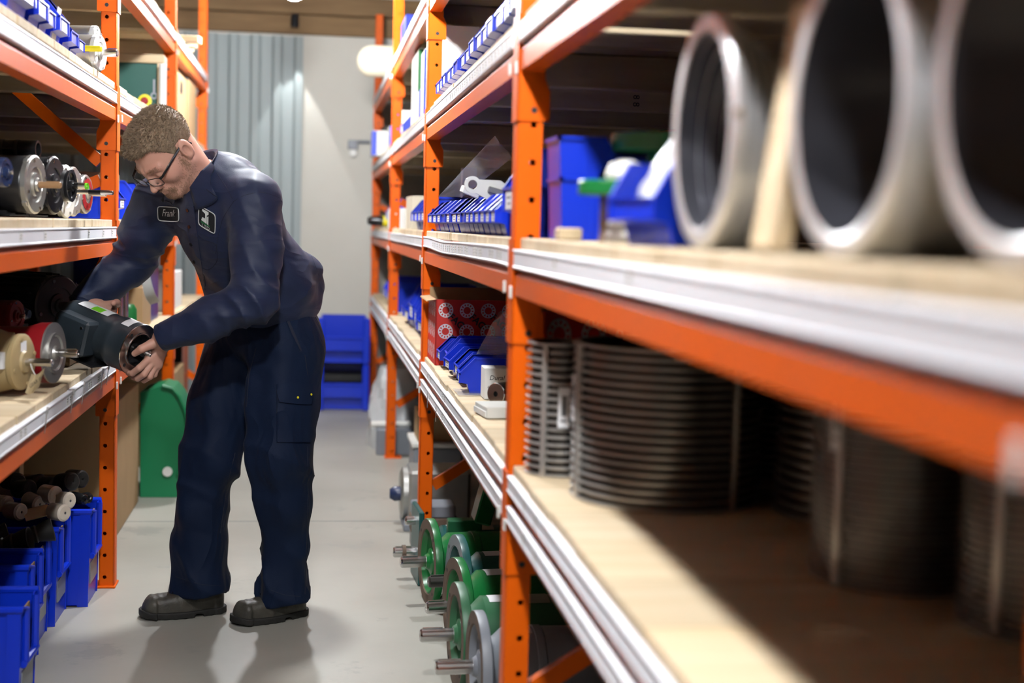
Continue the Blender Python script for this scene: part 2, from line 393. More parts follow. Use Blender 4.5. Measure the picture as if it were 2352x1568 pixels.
TICKET = {s: MB().box(-0.0052*s, -0.0047*s, 0, 0.030, -0.0115, 0.0115).box(-0.0053*s, -0.0052*s, 0.004, 0.026, 0.003, 0.0055, 1).box(-0.0053*s, -0.0052*s, 0.004, 0.020, -0.004, -0.0015, 1).mesh('ticket', ['paper', 'ink_grey']) for s in (1, -1)}
def rack(name, label, side, Xf, posts, levels, tickets, braces):
    R = thing(name, label, 'storage rack', (Xf, 0, 0)); RACKS[side] = R
    pm, bm = post_mesh(side), bracket_mesh(side)
    rear = MB().box(0, side*0.05, -0.075, 0, 0, 2.74, c=0.002).mesh('rear_post', 'orange')
    foot = MB().box(-side*0.006, side*0.085, -0.085, 0.01, 0, 0.008, c=0.002).mesh('foot_plate', 'orange')
    seg = [((0.055, 0.29), (RACK_D-0.02, 0.92)), ((RACK_D-0.02, 0.97), (0.055, 1.40)), ((0.055, 1.46), (RACK_D-0.02, 2.30))]
    brm = []
    for (a, b_) in seg:
        bb = MB(); dx, dz = b_[0]-a[0], b_[1]-a[1]; Lh = math.hypot(dx, dz); nx, nz_ = -dz/Lh*0.02, dx/Lh*0.02
        poly = [(a[0]+nx, a[1]+nz_), (b_[0]+nx, b_[1]+nz_), (b_[0]-nx, b_[1]-nz_), (a[0]-nx, a[1]-nz_)]
        bb.prism([(side*u, v) for u, v in poly], 1, -0.050, -0.022); brm.append(bb.mesh('brace', 'orange'))
    clip = MB().box(-side*0.0105, -side*0.0050, -0.083, -0.070, -0.012, 0.014, c=0.002).mesh('safety_clip', 'white_plastic')
    for py in posts:
        p = place('post', pm, R, (0, py, 0)); place('foot_plate', foot, p)
        place('rear_post', rear, R, (side*(RACK_D-0.05), py, 0))
        for bk in braces.get(posts.index(py), (0, 1)): place('brace', brm[bk], R, (0, py, 0))
        for lv in levels:
            place('bracket', bm, p, (0, 0, lv['bb']))
            place('safety_clip', clip, p, (0, 0, lv['bb']+0.005)); place('safety_clip', clip, p, (0, 0.098, lv['bb']+0.012))
    plank_me = {}
    joist = MB().box(side*0.05, side*(RACK_D-0.06), 0, 0.038, -0.080, 0, c=0.003).mesh('joist', 'plank')
    for i in range(len(posts)-1):
        y0, y1 = posts[i]+0.001, posts[i+1]-0.0765; L = y1-y0
        for li, lv in enumerate(levels):
            bb, top = lv['bb'], lv['top']; h = top-0.024-bb
            c = place('crossbar', crossbar(side, L, h), R, (0, y0, bb))
            rb = MB().box(0, -side*0.04, 0, L, 0, h, c=0.002).mesh('rear_crossbar', 'orange'); place('rear_crossbar', rb, R, (side*(RACK_D-0.002), y0, bb))
            for (z0, z1, wv) in lv['rails'](i):
                rl = place('label_strip', rail_mesh(side, L-0.012, z0, z1, wv), c, (0, 0.006, 0))
                for (ty, tz) in tickets(li, i, L):
                    w_ = wv*(0.75*math.sin(ty*3.1+0.3)+0.25*math.sin(ty*6.3+1))
                    place('ticket', TICKET[side], rl, (0, ty, (z0+z1)/2+w_+tz))
            if li in (1, 2, 3):
                for q in range(1, 4): place('joist', joist, R, (0, y0+L*q/4-0.25+(0.014 if (li == 2 and side > 0) else 0), top-0.0262))
            ov = 0.0
            yy = y0-ov; end = y1+ov
            npl = max(1, round((end-yy)/0.236)); wpl = (end-yy)/npl
            key = round(wpl, 4)
            if key not in plank_me:
                plank_me[key] = [MB().box(side*(0.004+e), side*(RACK_D-0.06+e*2), 0.0015, wpl-0.0015, 0, 0.024, c=0.0025).mesh('plank', 'plank') for e in (0, 0.003, 0.006)]
            for k in range(npl):
                place('plank', plank_me[key][RNG.randrange(3)], R, (0, yy+k*wpl, top-0.024-RNG.uniform(0, 0.0012)))
    return R
RP = [0.745, 2.99, 5.43, 7.87, 10.31]
LP = [0.90, 2.96, 5.086, 7.13, 9.14]
R_X, L_X = 0.409, -0.666
def std(i): return [(0.055, 0.094, 0.0)]
RLEV = [dict(bb=0.655, top=0.786, rails=lambda i: [(0.013, 0.047, 0.0), (0.077, 0.111, 0.0)]),
        dict(bb=1.138, top=1.256, rails=lambda i: [(0.055, 0.094, 0.0045 if i == 1 else 0.0)]),
        dict(bb=1.593, top=1.712, rails=std), dict(bb=2.06, top=2.178, rails=std)]
LLEV = [dict(bb=0.697, top=0.812, rails=std), dict(bb=1.15, top=1.268, rails=std), dict(bb=1.60, top=1.728, rails=std), dict(bb=2.06, top=2.178, rails=std)]
_tr = random.Random(3)
def rt(li, i, L):
    if li == 2 and i in (1, 2, 3): return [(0.03+k*0.062+_tr.uniform(-.008, .008), 0) for k in range(int((L-0.08)/0.062))]
    if li == 1 and i == 1: return [(y, _tr.uniform(-.001, .001)) for y in (0.10, 0.145, 0.245, 0.29, 0.47, 0.505, 0.565, 0.6, 0.635, 0.79, 0.84, 0.92, 0.97, 1.02, 1.1, 1.16, 1.23, 1.3, 1.36, 1.43, 1.5, 1.58, 1.65, 1.73, 1.82, 1.9)]
    if li == 1 and i > 1: return [(0.05+k*0.075+_tr.uniform(-.01, .01), 0) for k in range(int((L-0.1)/0.075))]
    if li == 1 and i == 0: return [(1.05, 0.004), (1.63, 0.006)]
    if li == 0 and i == 0: return [(1.76, 0), (1.9, 0)]
    if li == 0 and i in (1, 2): return [(1.35, 0), (1.42, 0), (1.9, 0), (2.0, 0)]
    return []
def lt(li, i, L):
    if i != 1: return [(0.3, 0), (0.5, 0), (1.2, 0)] if li < 3 else []
    if li == 2: return [(1.70, 0), (1.86, 0), (1.95, 0)]
    if li == 1: return [(0.42, 0), (0.72, 0), (1.42, 0), (1.72, 0), (1.92, 0)]
    if li == 0: return [(0.42, 0), (0.47, 0), (1.05, 0), (1.10, 0), (1.43, 0), (1.47, 0), (1.62, 0), (1.66, 0)]
    return []
rack('storage_rack', 'orange steel shelving rack with white label strips along the right of the aisle', 1, R_X, RP, RLEV, rt, {0: (), 1: (0,), 2: (0,), 3: (0, 1), 4: (0, 1)})
rack('storage_rack', 'orange steel shelving rack the man reaches into along the left of the aisle', -1, L_X, LP, LLEV, lt, {0: (), 1: (), 2: (1, 2), 3: (0, 2), 4: (0,)})

jm = min((o for o in kids(RACKS[1]) if o.name.startswith('joist') and 1.6 < o.location.z < 1.75 and o.location.y > 3), key=lambda o: abs(o.location.y-4.0))
put('lettering', text_mesh('8 8 8', 0.026, depth=0.0002), jm, frame((0, 0, -1), (1, 0, 0), (0.47, -0.0006, -0.040)))
# small dark spotlight on the header, washing the end wall
p = at(677, 62, WALL_Y-0.17)
t = thing('spot_lamp', 'small dark spotlight fixed under the header beams of the end wall', 'lamp', tuple(p))
MB().lathe([(0.0, 0.09), (0.022, 0.09), (0.026, 0.08), (0.030, 0.0), (0.027, 0.0), (0.023, 0.07), (0, 0.075)], 20).build('can', 'black_paint', t)
MB().box(-0.008, 0.008, 0.0, 0.12, 0.06, 0.075).build('arm', 'black_paint', t)
sl = bpy.data.lights.new('spot_beam', 'SPOT'); sl.energy = 11; sl.spot_size = math.radians(46); sl.spot_blend = 0.12; sl.shadow_soft_size = 0.01; sl.color = (0.96, 0.98, 1.0)
so = bpy.data.objects.new('spot_beam', sl); COL.objects.link(so); so.parent = t; so.location = (0, 0, 0.0); so.rotation_euler = (0.04, 0, 0)
# ================================================================ blue parts bins and cartons
ORD = ['first', 'second', 'third', 'fourth', 'fifth', 'sixth', 'seventh', 'eighth', 'ninth', 'tenth', 'eleventh', 'twelfth', 'thirteenth', 'fourteenth', 'fifteenth', 'sixteenth', 'seventeenth', 'eighteenth', 'nineteenth', 'twentieth']
BIN_ME = {}
def bin_meshes(w, L, h):
    k = (round(w, 3), round(L, 3), round(h, 3))
    if k in BIN_ME: return BIN_ME[k]
    t = 0.003; b = MB(); hw = w/2
    side = [(0.030, 0), (L, 0), (L+0.004, h), (0.17*L, h), (0.0, 0.56*h), (0.0, 0.30*h), (0.022, 0.26*h)]
    for s in (-1, 1): b.prism([(u, v) for u, v in side], 1, s*hw, s*(hw-t))
    b.box(0.030, L, -hw+t, hw-t, 0, t)                                   # floor
    b.prism([(L-t, 0), (L, 0), (L+0.004, h), (L+0.004-t, h)], 1, -hw+t, hw-t)
    b.prism([(0.0, 0.30*h), (0.0, 0.56*h), (t, 0.56*h), (t, 0.31*h)], 1, -hw+t, hw-t)   # label panel
    b.prism([(0.030, 0), (0.022, 0.26*h), (0.0, 0.30*h), (t, 0.31*h), (0.025, 0.28*h), (0.034, 0.0)], 1, -hw+t, hw-t)
    e = 0.004                                                            # rolled rims
    for s in (-1, 1):
        y0, y1 = s*(hw-t), s*(hw+e)
        b.prism([(0.17*L, h), (L+0.008, h), (L+0.008, h-0.006), (0.17*L-0.002, h-0.006)], 1, y0, y1)
        b.prism([(-0.003, 0.56*h), (0.17*L, h), (0.17*L+0.002, h-0.006), (0.001, 0.56*h-0.006)], 1, y0, y1)
        b.prism([(-0.003, 0.29*h), (-0.003, 0.56*h), (0.002, 0.56*h), (0.002, 0.29*h)], 1, y0, y1)
        b.box(0.5*L, 0.5*L+0.006, s*hw, s*(hw+0.0015), 0.01, h-0.006)
    b.box(L, L+0.008, -hw-e, hw+e, h-0.006, h)
    b.box(-0.004, 0.001, -hw-e, hw+e, 0.54*h, 0.57*h)
    lab = MB().box(-0.0015, -0.0002, -hw*0.62, hw*0.50, 0.315*h, 0.51*h).box(-0.0017, -0.0015, -hw*0.5, hw*0.3, 0.44*h, 0.46*h, 1).box(-0.0017, -0.0015, -hw*0.5, hw*0.1, 0.37*h, 0.39*h, 1)
    cont = MB()
    r = random.Random(int(w*1000))
    for q in range(7):
        x, y = r.uniform(0.35*L, 0.9*L), r.uniform(-hw*0.6, hw*0.6); cont.cyl((x-0.012, y, 0.01+h*0.25), (x+0.018, y+r.uniform(-.01, .01), 0.02+h*0.3), h*0.10, 8)
    BIN_ME[k] = (b.mesh('tray', 'blue', 25), lab.mesh('label_card', ['label_white', 'ink_grey']), cont.mesh('parts_or_shade_fill', 'steel_dull'))
    return BIN_ME[k]
def bin_at(x, y, z, w, L, h, label, side=1, group=None, rz=0.0, card=True, parts=True, tilt=0.0):
    """hopper front parts bin; front edge at x, front faces the aisle"""
    body, lab, cont = bin_meshes(w, L, h)
    t = thing('parts_bin', label, 'bin', (x, y, z), group=group, rot=(0, tilt, (0 if side > 0 else PI)+rz))
    place('tray', body, t)
    if card: place('label_card', lab, t)
    if parts: place('parts_or_shade_fill', cont, t)['kind'] = 'stuff'
    return t
def carton(x0, x1, y0, y1, z0, z1, label, cat='box', m='cardboard', flap=0.0, group=None, tape=True, name='carton', rz=0.0):
    cx, cy = (x0+x1)/2, (y0+y1)/2; t = thing(name, label, cat, (cx, cy, z0), rz, group)
    a, b_, h = abs(x1-x0)/2, abs(y1-y0)/2, z1-z0
    if flap:
        q = MB(); th = 0.004
        q.box(-a, a, -b_, -b_+th, 0, h).box(-a, a, b_-th, b_, 0, h).box(-a, -a+th, -b_, b_, 0, h).box(a-th, a, -b_, b_, 0, h).box(-a, a, -b_, b_, 0, th)
        q.build('shell', m, t)
        f = MB(); f.prism([(-a, h), (-a+th, h), (-a-flap*0.5, h+flap*0.8), (-a-flap*0.5-th, h+flap*0.8)], 1, -b_, b_).build('flap', m, t)
        f = MB(); f.prism([(-b_, h), (-b_-flap*0.7, h+flap*0.5), (-b_-flap*0.7, h+flap*0.5+th), (-b_+th, h)], 0, -a, a).build('flap', m, t)
    else:
        MB().box(-a, a, -b_, b_, 0, h, c=0.002).build('shell', m, t)
        if tape:
            MB().box(-a*0.12, a*0.12, -b_-0.0006, b_+0.0006, h*0.80, h+0.0006).build('tape', 'cardboard_edge' if m.startswith('card') else 'paper', t)
    return t
# right rack, eye-level shelf, middle bay
GZ = 1.2565
xs = [987, 997, 1006.5, 1017, 1028, 1042, 1053, 1063, 1073, 1083, 1095, 1107.5, 1120, 1133]
ys = [1384/(p-721) for p in xs]
for i, y in enumerate(ys[::-1]):
    k = len(ys)-1-i
    wd = 0.80*(abs(ys[k]-ys[k-1]) if k else 0.19); wd = min(max(round(wd/0.02)*0.02, 0.09), 0.18)
    card = xs[k] not in (1063, 1017)
    bin_at(0.417, y, GZ, wd, 0.28, 0.105, '%s small blue bin from the near post on the eye-level shelf of the right rack' % ORD[i], group='small blue bins on the right eye-level shelf', card=card)
bin_at(0.425, 3.155, GZ, 0.165, 0.30, 0.19, 'tall blue bin beside the near orange post on the right eye-level shelf')
# top shelf of the same bay
GT = 1.7125
for i in range(15):
    y = 3.17+i*0.138+(0.03 if i > 8 else 0)
    bin_at(0.425+(0.004 if i % 3 else 0), y, GT, 0.12, 0.26, 0.135 if i < 7 else 0.12, '%s blue bin from the near post on the upper shelf of the right rack' % ORD[i], group='blue bins on the right upper shelf', card=i != 9)
# low shelf of the same bay
GL = 0.7865
lowy = [4.24, 4.43, 4.62, 4.78, 4.93]
for i, y in enumerate(lowy):
    bin_at(0.435+0.012*(i % 2), y, GL, 0.12, 0.26, 0.105 if i != 3 else 0.12, '%s blue bin counting back from the boxed steel parts on the low right shelf' % ORD[i], group='blue bins on the low right shelf', card=True, rz=0.05*((i % 3)-1))
# farther bays
n = 0
for y in (5.62, 5.80, 6.0, 6.2):
    bin_at(0.42, y, GZ, 0.16, 0.26, 0.13, '%s blue bin past the second post on the right eye-level shelf' % ORD[n], group='blue bins past the second right post'); n += 1
bin_at(0.43, 8.55, GZ, 0.30, 0.30, 0.17, 'single wide blue bin in the farthest bay of the right eye-level shelf')
n = 0
for y, w_, h in ((5.58, 0.2, 0.12), (5.82, 0.2, 0.12), (6.05, 0.2, 0.15), (6.32, 0.24, 0.20), (6.62, 0.26, 0.22), (6.95, 0.22, 0.14), (7.25, 0.22, 0.14)):
    bin_at(0.45, y, GL, w_, 0.28, h, '%s blue bin past the second post on the low right shelf' % ORD[n], group='blue bins on the far low right shelf', rz=0.04*((n % 3)-1)); n += 1
for i, y in enumerate((8.15, 8.5, 8.9)):
    bin_at(0.44, y, GL, 0.26, 0.28, 0.17, '%s blue bin past the third post on the low right shelf' % ORD[i], group='blue bins in the last bay of the low right shelf')
# tall pale cartons on the upper right shelf
def strip_box(x0, x1, y0, y1, z0, z1, label, stripe, grp=None):
    t = carton(x0, x1, y0, y1, z0, z1, label, m='paper', tape=False, group=grp)
    a, b_, h = (x1-x0)/2, (y1-y0)/2, z1-z0
    MB().box(-a-0.001, -a+0.03, -b_-0.001, -b_+0.03, h*0.02, h*0.98).build('printed_edge', stripe, t)
    return t
strip_box(0.43, 0.62, 5.56, 5.74, GT, GT+0.33, 'tall white carton with green lid edge beside the second post, upper right shelf', 'green')
strip_box(0.43, 0.62, 5.80, 6.02, GT, GT+0.27, 'white carton with blue printed edge on the upper right shelf', 'blue')
strip_box(0.44, 0.62, 6.30, 6.75, GT, GT+0.33, 'wide white carton with green edge on the upper right shelf', 'green')
strip_box(0.43, 0.60, 6.06, 6.22, GT, GT+0.13, 'low white carton between two taller ones on the upper right shelf', 'blue')
strip_box(0.44, 0.60, 8.1, 8.45, GT, GT+0.20, 'white carton past the third post on the upper right shelf', 'blue')
strip_box(0.44, 0.60, 8.6, 8.9, GT, GT+0.15, 'small white carton with blue corner near the end of the upper right shelf', 'blue')
strip_box(0.36, 0.58, 9.3, 9.55, GT, GT+0.16, 'white carton jutting past the last bay of the upper right shelf', 'blue')
MB().lathe([(0, 0), (0.05, 0), (0.055, 0.02), (0.055, 0.16), (0.03, 0.19), (0.03, 0.22), (0, 0.22)], 18).build('green_jar', 'green_dark', None, loc=(0.55, 9.05, GT))
tag(bpy.data.objects['green_jar'], 'dark green jar behind white cartons at the end of the upper right shelf', 'jar')
bin_at(0.44, 7.45, GT, 0.2, 0.28, 0.13, 'lone blue bin before the third post on the upper right shelf')
for i, (y0, y1, h) in enumerate(((3.62, 3.86, 0.24), (3.92, 4.2, 0.20), (4.26, 4.5, 0.17))):
    t = carton(0.74, 0.98, y0, y1, GT, GT+h+0.05, ['cream carton printed with a letter A behind the upper blue bins', 'middle cream carton behind the upper blue bins', 'shorter cream carton behind the upper blue bins'][i], m='cream_card', tape=False)
    if i == 0: put('lettering', text_mesh('A', 0.09), t, frame((1, 0, 0), (0, 0, 1), (-0.045, -0.1215, 0.20)))
tt = carton(0.70, 0.90, 5.0, 5.3, GT, GT+0.34, 'cream carton with torn slanted top on the upper right shelf', m='cream_card', tape=False)
# highest right shelf, seen from below
GH = 2.1785
for i, (y, w_, h, m) in enumerate(((5.6, 0.05, 0.36, 'paper'), (5.75, 0.10, 0.42, 'cardboard'), (5.95, 0.10, 0.45, 'cream_card'), (6.2, 0.16, 0.40, 'cardboard'))):
    carton(0.45, 0.62, y, y+w_, GH, GH+h, ['thin white board standing on the highest right shelf', 'tall brown carton standing on the highest right shelf', 'tall cream carton standing on the highest right shelf', 'broad brown carton standing on the highest right shelf'][i], m=m, tape=False)
carton(0.42, 0.62, 6.95, 7.35, GH, GH+0.10, 'flat blue box lying on the highest right shelf', m='blue', tape=False)
b = MB(); b.lathe([(0.0, -0.455)]+[(0.098*math.sin(a), -0.36-0.095*math.cos(a)) for a in [PI/2*k/7 for k in range(1, 8)]]+[(0.098, 0.45), (0.0, 0.45)], 28, d=(1, 0, 0))
r = b.build('foam_roll', ['foam', 'cardboard'], None, loc=(0.70, 9.0, GH+0.0985)); tag(r, 'cream foam roll sticking out of the highest right shelf over the aisle', 'roll')
# pale boxes and bits on the far eye-level shelf
carton(0.43, 0.66, 6.45, 6.80, GZ, GZ+0.15, 'cream box with rounded lid past the blue bins on the right eye-level shelf', m='cream_card', tape=False)
carton(0.43, 0.62, 7.0, 7.3, GZ, GZ+0.10, 'low white box before the third post on the right eye-level shelf', m='paper', tape=False)
carton(0.60, 0.66, 5.9, 5.96, GZ, GZ+0.26, 'narrow white pack standing behind the eye-level bins past the second post', m='white_plastic', tape=False)
carton(0.42, 0.58, 7.98, 8.3, GZ, GZ+0.11, 'low white box just past the third post on the right eye-level shelf', m='paper', tape=False)
t = thing('hand_drill', 'black and yellow hand tool jutting out at the end of the right shelf', 'tool', (0.36, 9.3, GZ))
MB().lathe([(0, 0), (0.02, 0), (0.032, 0.03), (0.034, 0.10), (0.018, 0.12), (0, 0.12)], 14, (-0.02, 0, 0.04), (1, 0, 0)).build('nose', 'black_plastic', t)
MB().lathe([(0, 0), (0.036, 0), (0.038, 0.05), (0.03, 0.09), (0, 0.09)], 14, (0.08, 0, 0.04), (1, 0, 0)).build('motor_case', 'yellow', t)
MB().box(0.10, 0.15, -0.015, 0.015, 0, 0.045, c=0.006).build('grip', 'black_plastic', t)
# oddments on the near eye-level bins
t = thing('hanger_plate', 'flat pale steel plate with a round eye lying on top of the blue bins', 'bracket', tuple(at(1085, 424, 3.86)), rot=(PI/2, 0.25, 0.15))
b = MB(); N = 20
out = [(0.032*math.cos(a), 0.032*math.sin(a)) for a in [PI*0.3+2*PI*k/N*0.7 for k in range(N+1)]]
outl = [(u, v) for u, v in out]+[(0.10, -0.045), (0.135, -0.03), (0.135, 0.035), (0.10, 0.045)]
inn = [(0.018*math.cos(a), 0.018*math.sin(a)) for a in [math.atan2(v, u) for u, v in outl]]
n = len(outl); vs = []
for z in (0, 0.004): vs += [(u, v, z) for u, v in outl]+[(u, v, z) for u, v in inn]
fs = []
for k in range(n):
    j = (k+1) % n
    fs += [(k, n+k, n+j, j), (2*n+k, 2*n+j, 3*n+j, 3*n+k), (k, j, 2*n+j, 2*n+k), (n+k, 3*n+k, 3*n+j, n+j)]
t.scale = (0.72, 0.72, 1); b.add(vs, fs).build('plate', 'white_plastic', t)
MB().box(0.06, 0.15, -0.012, 0.012, 0.004, 0.018, c=0.003).build('lug', 'silver_cast', t)
t = carton(0.405, 0.455, 4.02, 4.06, 1.364, 1.384, 'small white slip box poking out of a blue bin', m='paper', tape=False); t.rotation_euler = (0.1, 0.35, 0.15)
carton(0.62, 0.75, 4.25, 4.5, GZ, GZ+0.17, 'small white carton behind the blue bins on the right eye-level shelf', m='paper', tape=False)
def bag(name, label, pts, th, m='clear_bag', seed=1, cat='bag', nu=12, nv=14):
    """slack film bag: a puffed, creased sheet between four corner points"""
    r = random.Random(seed); P = [Vector(p) for p in pts]; nrm = (P[1]-P[0]).cross(P[3]-P[0]).normalized(); vs = []; fs = []
    ph = [r.uniform(0, 6) for _ in range(6)]
    for s in (1, -1):
        for i in range(nu+1):
            for j in range(nv+1):
                u, v = i/nu, j/nv; p = P[0]*(1-u)*(1-v)+P[1]*u*(1-v)+P[2]*u*v+P[3]*(1-u)*v
                e = min(u, 1-u, v, 1-v)*4; e = min(1, e)**0.5
                cr = 0.25*math.sin(9*u+5*v+ph[0])+0.2*math.sin(17*v-7*u+ph[1])+0.15*math.sin(23*u+ph[2])
                vs.append(p+nrm*(s*th*e*(0.75+0.35*cr)+th*0.5*cr*(1-e)))
    K = (nu+1)*(nv+1)
    for s in (0, 1):
        for i in range(nu):
            for j in range(nv):
                a = s*K+i*(nv+1)+j; q = (a, a+nv+1, a+nv+2, a+1); fs.append(q if s == 0 else q[::-1])
    o = MB().add(vs, fs).build(name, m, None, 60); tag(o, label, cat); return o
bag('plastic_bag', 'clear plastic bag leaning up behind the blue bins on the right eye-level shelf',
    [at(1006, 452, 4.55), at(1062, 452, 4.45), at(1176, 362, 4.05), at(1136, 312, 4.2)], 0.010, seed=2)
# red bearing carton with its print
t = thing('bearing_carton', 'red bearing carton printed with white rings standing behind the low blue bins', 'box', (0.428, 4.62, GL), 0.0)
q = MB(); BW, BD, BH = 0.30, 0.335, 0.232; th = 0.004
q.box(0, BW, 0, th, 0, BH).box(0, BW, BD-th, BD, 0, BH).box(0, th, 0, BD, 0, BH).box(BW-th, BW, 0, BD, 0, BH).box(0, BW, 0, BD, 0, th); t.location.y = 5.012
q.build('shell', 'red_print', t)
MB().prism([(0, BH), (0.004, BH), (-0.030, BH-0.004), (-0.032, BH-0.008)], 1, 0, BD).build('flap', 'cardboard', t)
MB().box(0.004, BW-0.004, BD-0.01, BD-0.006, BH-0.03, BH+0.03).build('flap', 'cardboard', t)
ring = MB(); NS = 24
for k in range(NS):
    a0, a1 = 2*PI*k/NS, 2*PI*(k+(0.72 if k % 2 else 1.0))/NS
    for (r0, r1) in ((0.013, 0.016), (0.0165, 0.0225), (0.023, 0.026)):
        if r0 == 0.0165 and k % 2: continue
        ring.add([(r*math.cos(a), r*math.sin(a), 0.0004) for r, a in ((r0, a0), (r1, a0), (r1, 2*PI*(k+1)/NS), (r0, 2*PI*(k+1)/NS))], [(0, 1, 2, 3)])
ring = ring.mesh('printed_ring', 'label_white'); fag = text_mesh('FAG', 0.034, depth=0.0002, bold=0.0012)
for r_ in range(3):
    for c_ in range(4):
        u, v = 0.035+c_*0.075+(0.0 if r_ % 2 else 0.0), 0.045+r_*0.075
        if u < BW-0.02: put('printed_ring', ring, t, frame((1, 0, 0), (0, 0, 1), (u, -0.0004, v)))
        if r_ < 2 and u < BW-0.05: put('lettering', fag, t, frame((0.75, 0, -0.65), (0.65, 0, 0.75), (u+0.037, -0.0004, v+0.036)))
for r_ in range(3):
    for c_ in range(4): put('printed_ring', ring, t, frame((0, -1, 0), (0, 0, 1), (-0.0005, 0.05+c_*0.075, 0.045+r_*0.075)))
t2 = copy_tree(t); t2.location = (0.50, 2.50, GL+0.0); t2['label'] = 'red bearing carton half hidden behind the ribbed screens on the low right shelf'
t2.location = (0.485, 3.0, GL); t2.scale = (1, 0.6, 1.36)
bag('plastic_bag', 'clear plastic bag slumped over the low blue bins beside the red carton', [at(1090, 815, 4.35), at(1165, 838, 4.25), at(1166, 712, 4.30), at(1150, 715, 4.45)], 0.02, seed=5)
# hand-lettered box, steel bush and nylon slab at the near end of the low shelf
t = carton(0.487, 0.557, 4.03, 4.12, GL+0.0, GL+0.090, 'small grey box with handwriting beside the nearest low blue bin', m='paper', tape=False)
for k, (s_, z_) in enumerate((('Dural', 0.062), ('6M1 15x440', 0.036), ('555 . 6 A', 0.016))):
    put('lettering', text_mesh(s_, 0.019 if k == 0 else 0.0105, depth=0.0002, shear=0.25), t, frame((1, 0, 0), (0, 0, 1), (0.0, -0.0455, z_)))
t = thing('steel_bush', 'shiny steel bar end with a centre hole lying on the low right shelf', 'steel part', (0, 0, 0)); pc = Vector((0.503, 3.90, GL+0.0315)); dd = Vector((0.72, 0.69, 0)).normalized()
b = MB(); b.lathe([(0.006, 0.02), (0.0075, 0.0), (0.029, 0), (0.031, 0.002), (0.031, 0.115), (0.029, 0.117), (0, 0.117)], 32, pc, dd); b.build('bar', 'steel', t)
MB().lathe([(0, 0.012), (0.0062, 0.012)], 16, pc, dd).build('bore', 'ink', t)
t = thing('nylon_slab', 'white nylon slab lying near the front of the low right shelf', 'plate', (0.445, 3.62, GL), 0.12)
MB().box(0, 0.20, 0, 0.13, 0, 0.030, c=0.002).build('slab', 'white_plastic', t)
MB().box(0.0, 0.003, 0.0, 0.13, 0.004, 0.018).build('sawn_end', 'paper', t).location.x = -0.0035
bag('film_sheet', 'loose sheet of clear film under the nearest low blue bin', [(0.42, 4.10, GL+0.004), (0.42, 4.26, GL+0.004), (0.62, 4.18, GL+0.006), (0.62, 4.10, GL+0.006)], 0.002, seed=8, cat='film')
# ================================================================ motors, gear units, pulleys, screens
def machine(name, label, cat, o, d, side=(0, 1, 0), group=None):
    """thing whose local x runs along d from o"""
    t = thing(name, label, cat, group=group); t.matrix_world = frame(d, side, o); return t
def bolts(n, R, x, r=0.006, h=0.005, a0=0.3):
    b = MB()
    for k in range(n):
        a = a0+2*PI*k/n; p = Vector((x, R*math.cos(a), R*math.sin(a))); b.cyl(p, p+Vector((h, 0, 0)), r, 6)
    return b
def shaft(t, r, L, m='steel', x0=0.0, key=True, band=None):
    b = MB(); b.lathe([(0, x0-0.01), (r, x0-0.01), (r, x0+L-r*0.25), (r*0.82, x0+L), (r*0.3, x0+L), (r*0.2, x0+L-r*0.3), (0, x0+L-r*0.3)], 20, d=(1, 0, 0)); b.build('shaft', m, t)
    if key: MB().box(x0+L*0.35, x0+L*0.92, -r*0.22, r*0.22, r*0.93, r*1.16).build('shaft_key', m, t)
    if band: MB().lathe([(r*1.04, x0+L*0.45), (r*1.04, x0+L*0.72)], 20, d=(1, 0, 0)).lathe([(r*1.04, x0+L*0.72), (r, x0+L*0.72)], 20, d=(1, 0, 0)).build('tape_band', band, t)
def small_motor(name, label, o, d, r, L, body='black_paint', bell='silver_cast', sh=(0.008, 0.05), smat='steel', feet=False, band=None, ribs=0, disc=True, can=False):
    t = machine(name, label, 'motor', o, d)
    pr = [(0, -L), (r*0.55, -L), (r*0.80, -L+0.006), (r*0.97, -L+0.03), (r, -L+0.035), (r, -0.022), (r*0.985, -0.018), (r*0.96, -0.016)]
    MB().lathe(pr, 40, d=(1, 0, 0)).build('casing', body, t)
    if disc:
        MB().lathe([(r*0.96, -0.018), (r*1.03, -0.016), (r*1.03, -0.004), (r*0.97, 0.0), (r*0.62, 0.0), (r*0.60, -0.004), (r*0.42, -0.004), (r*0.40, 0.003), (r*0.25, 0.003), (r*0.22, 0.008), (0, 0.008)], 40, d=(1, 0, 0)).build('end_bell', bell, t)
        bolts(4, r*0.86, -0.002, r*0.07, 0.005).split('bolt', 'steel', t)
        for k in range(4):
            a = 0.3+PI/2*k+0.4; MB().box(-0.016, -0.002, -r*0.10, r*0.10, r*0.98, r*1.10, c=0.002, T=Matrix.Rotation(a, 4, 'X')).build('ear', bell, t)
    if ribs:
        for k in range(ribs):
            a = 2*PI*k/ribs; MB().box(-L*0.85, -0.03, -0.002, 0.002, r*0.99, r*1.10, T=Matrix.Rotation(a, 4, 'X')).build('fin', body, t)
    shaft(t, sh[0], sh[1], smat, 0.004, band=band)
    if feet:
        MB().box(-L*0.8, -L*0.2, -r*0.9, r*0.9, -r*1.12, -r*1.06).box(-L*0.7, -L*0.3, -r*0.4, r*0.4, -r*1.08, -r*0.85).build('foot', body, t)
    if can: MB().lathe([(0, -L*0.8), (r*0.38, -L*0.8), (r*0.42, -L*0.77), (r*0.42, -L*0.08), (r*0.38, -L*0.05), (0, -L*0.05)], 24, (0, 0.0, r*1.36), (1, 0, 0)).build('capacitor_can', body, t)
    return t
RX = (0.985, -0.17, 0.0)
ZL1, ZL0, ZL2 = 1.269, 0.813, 1.729
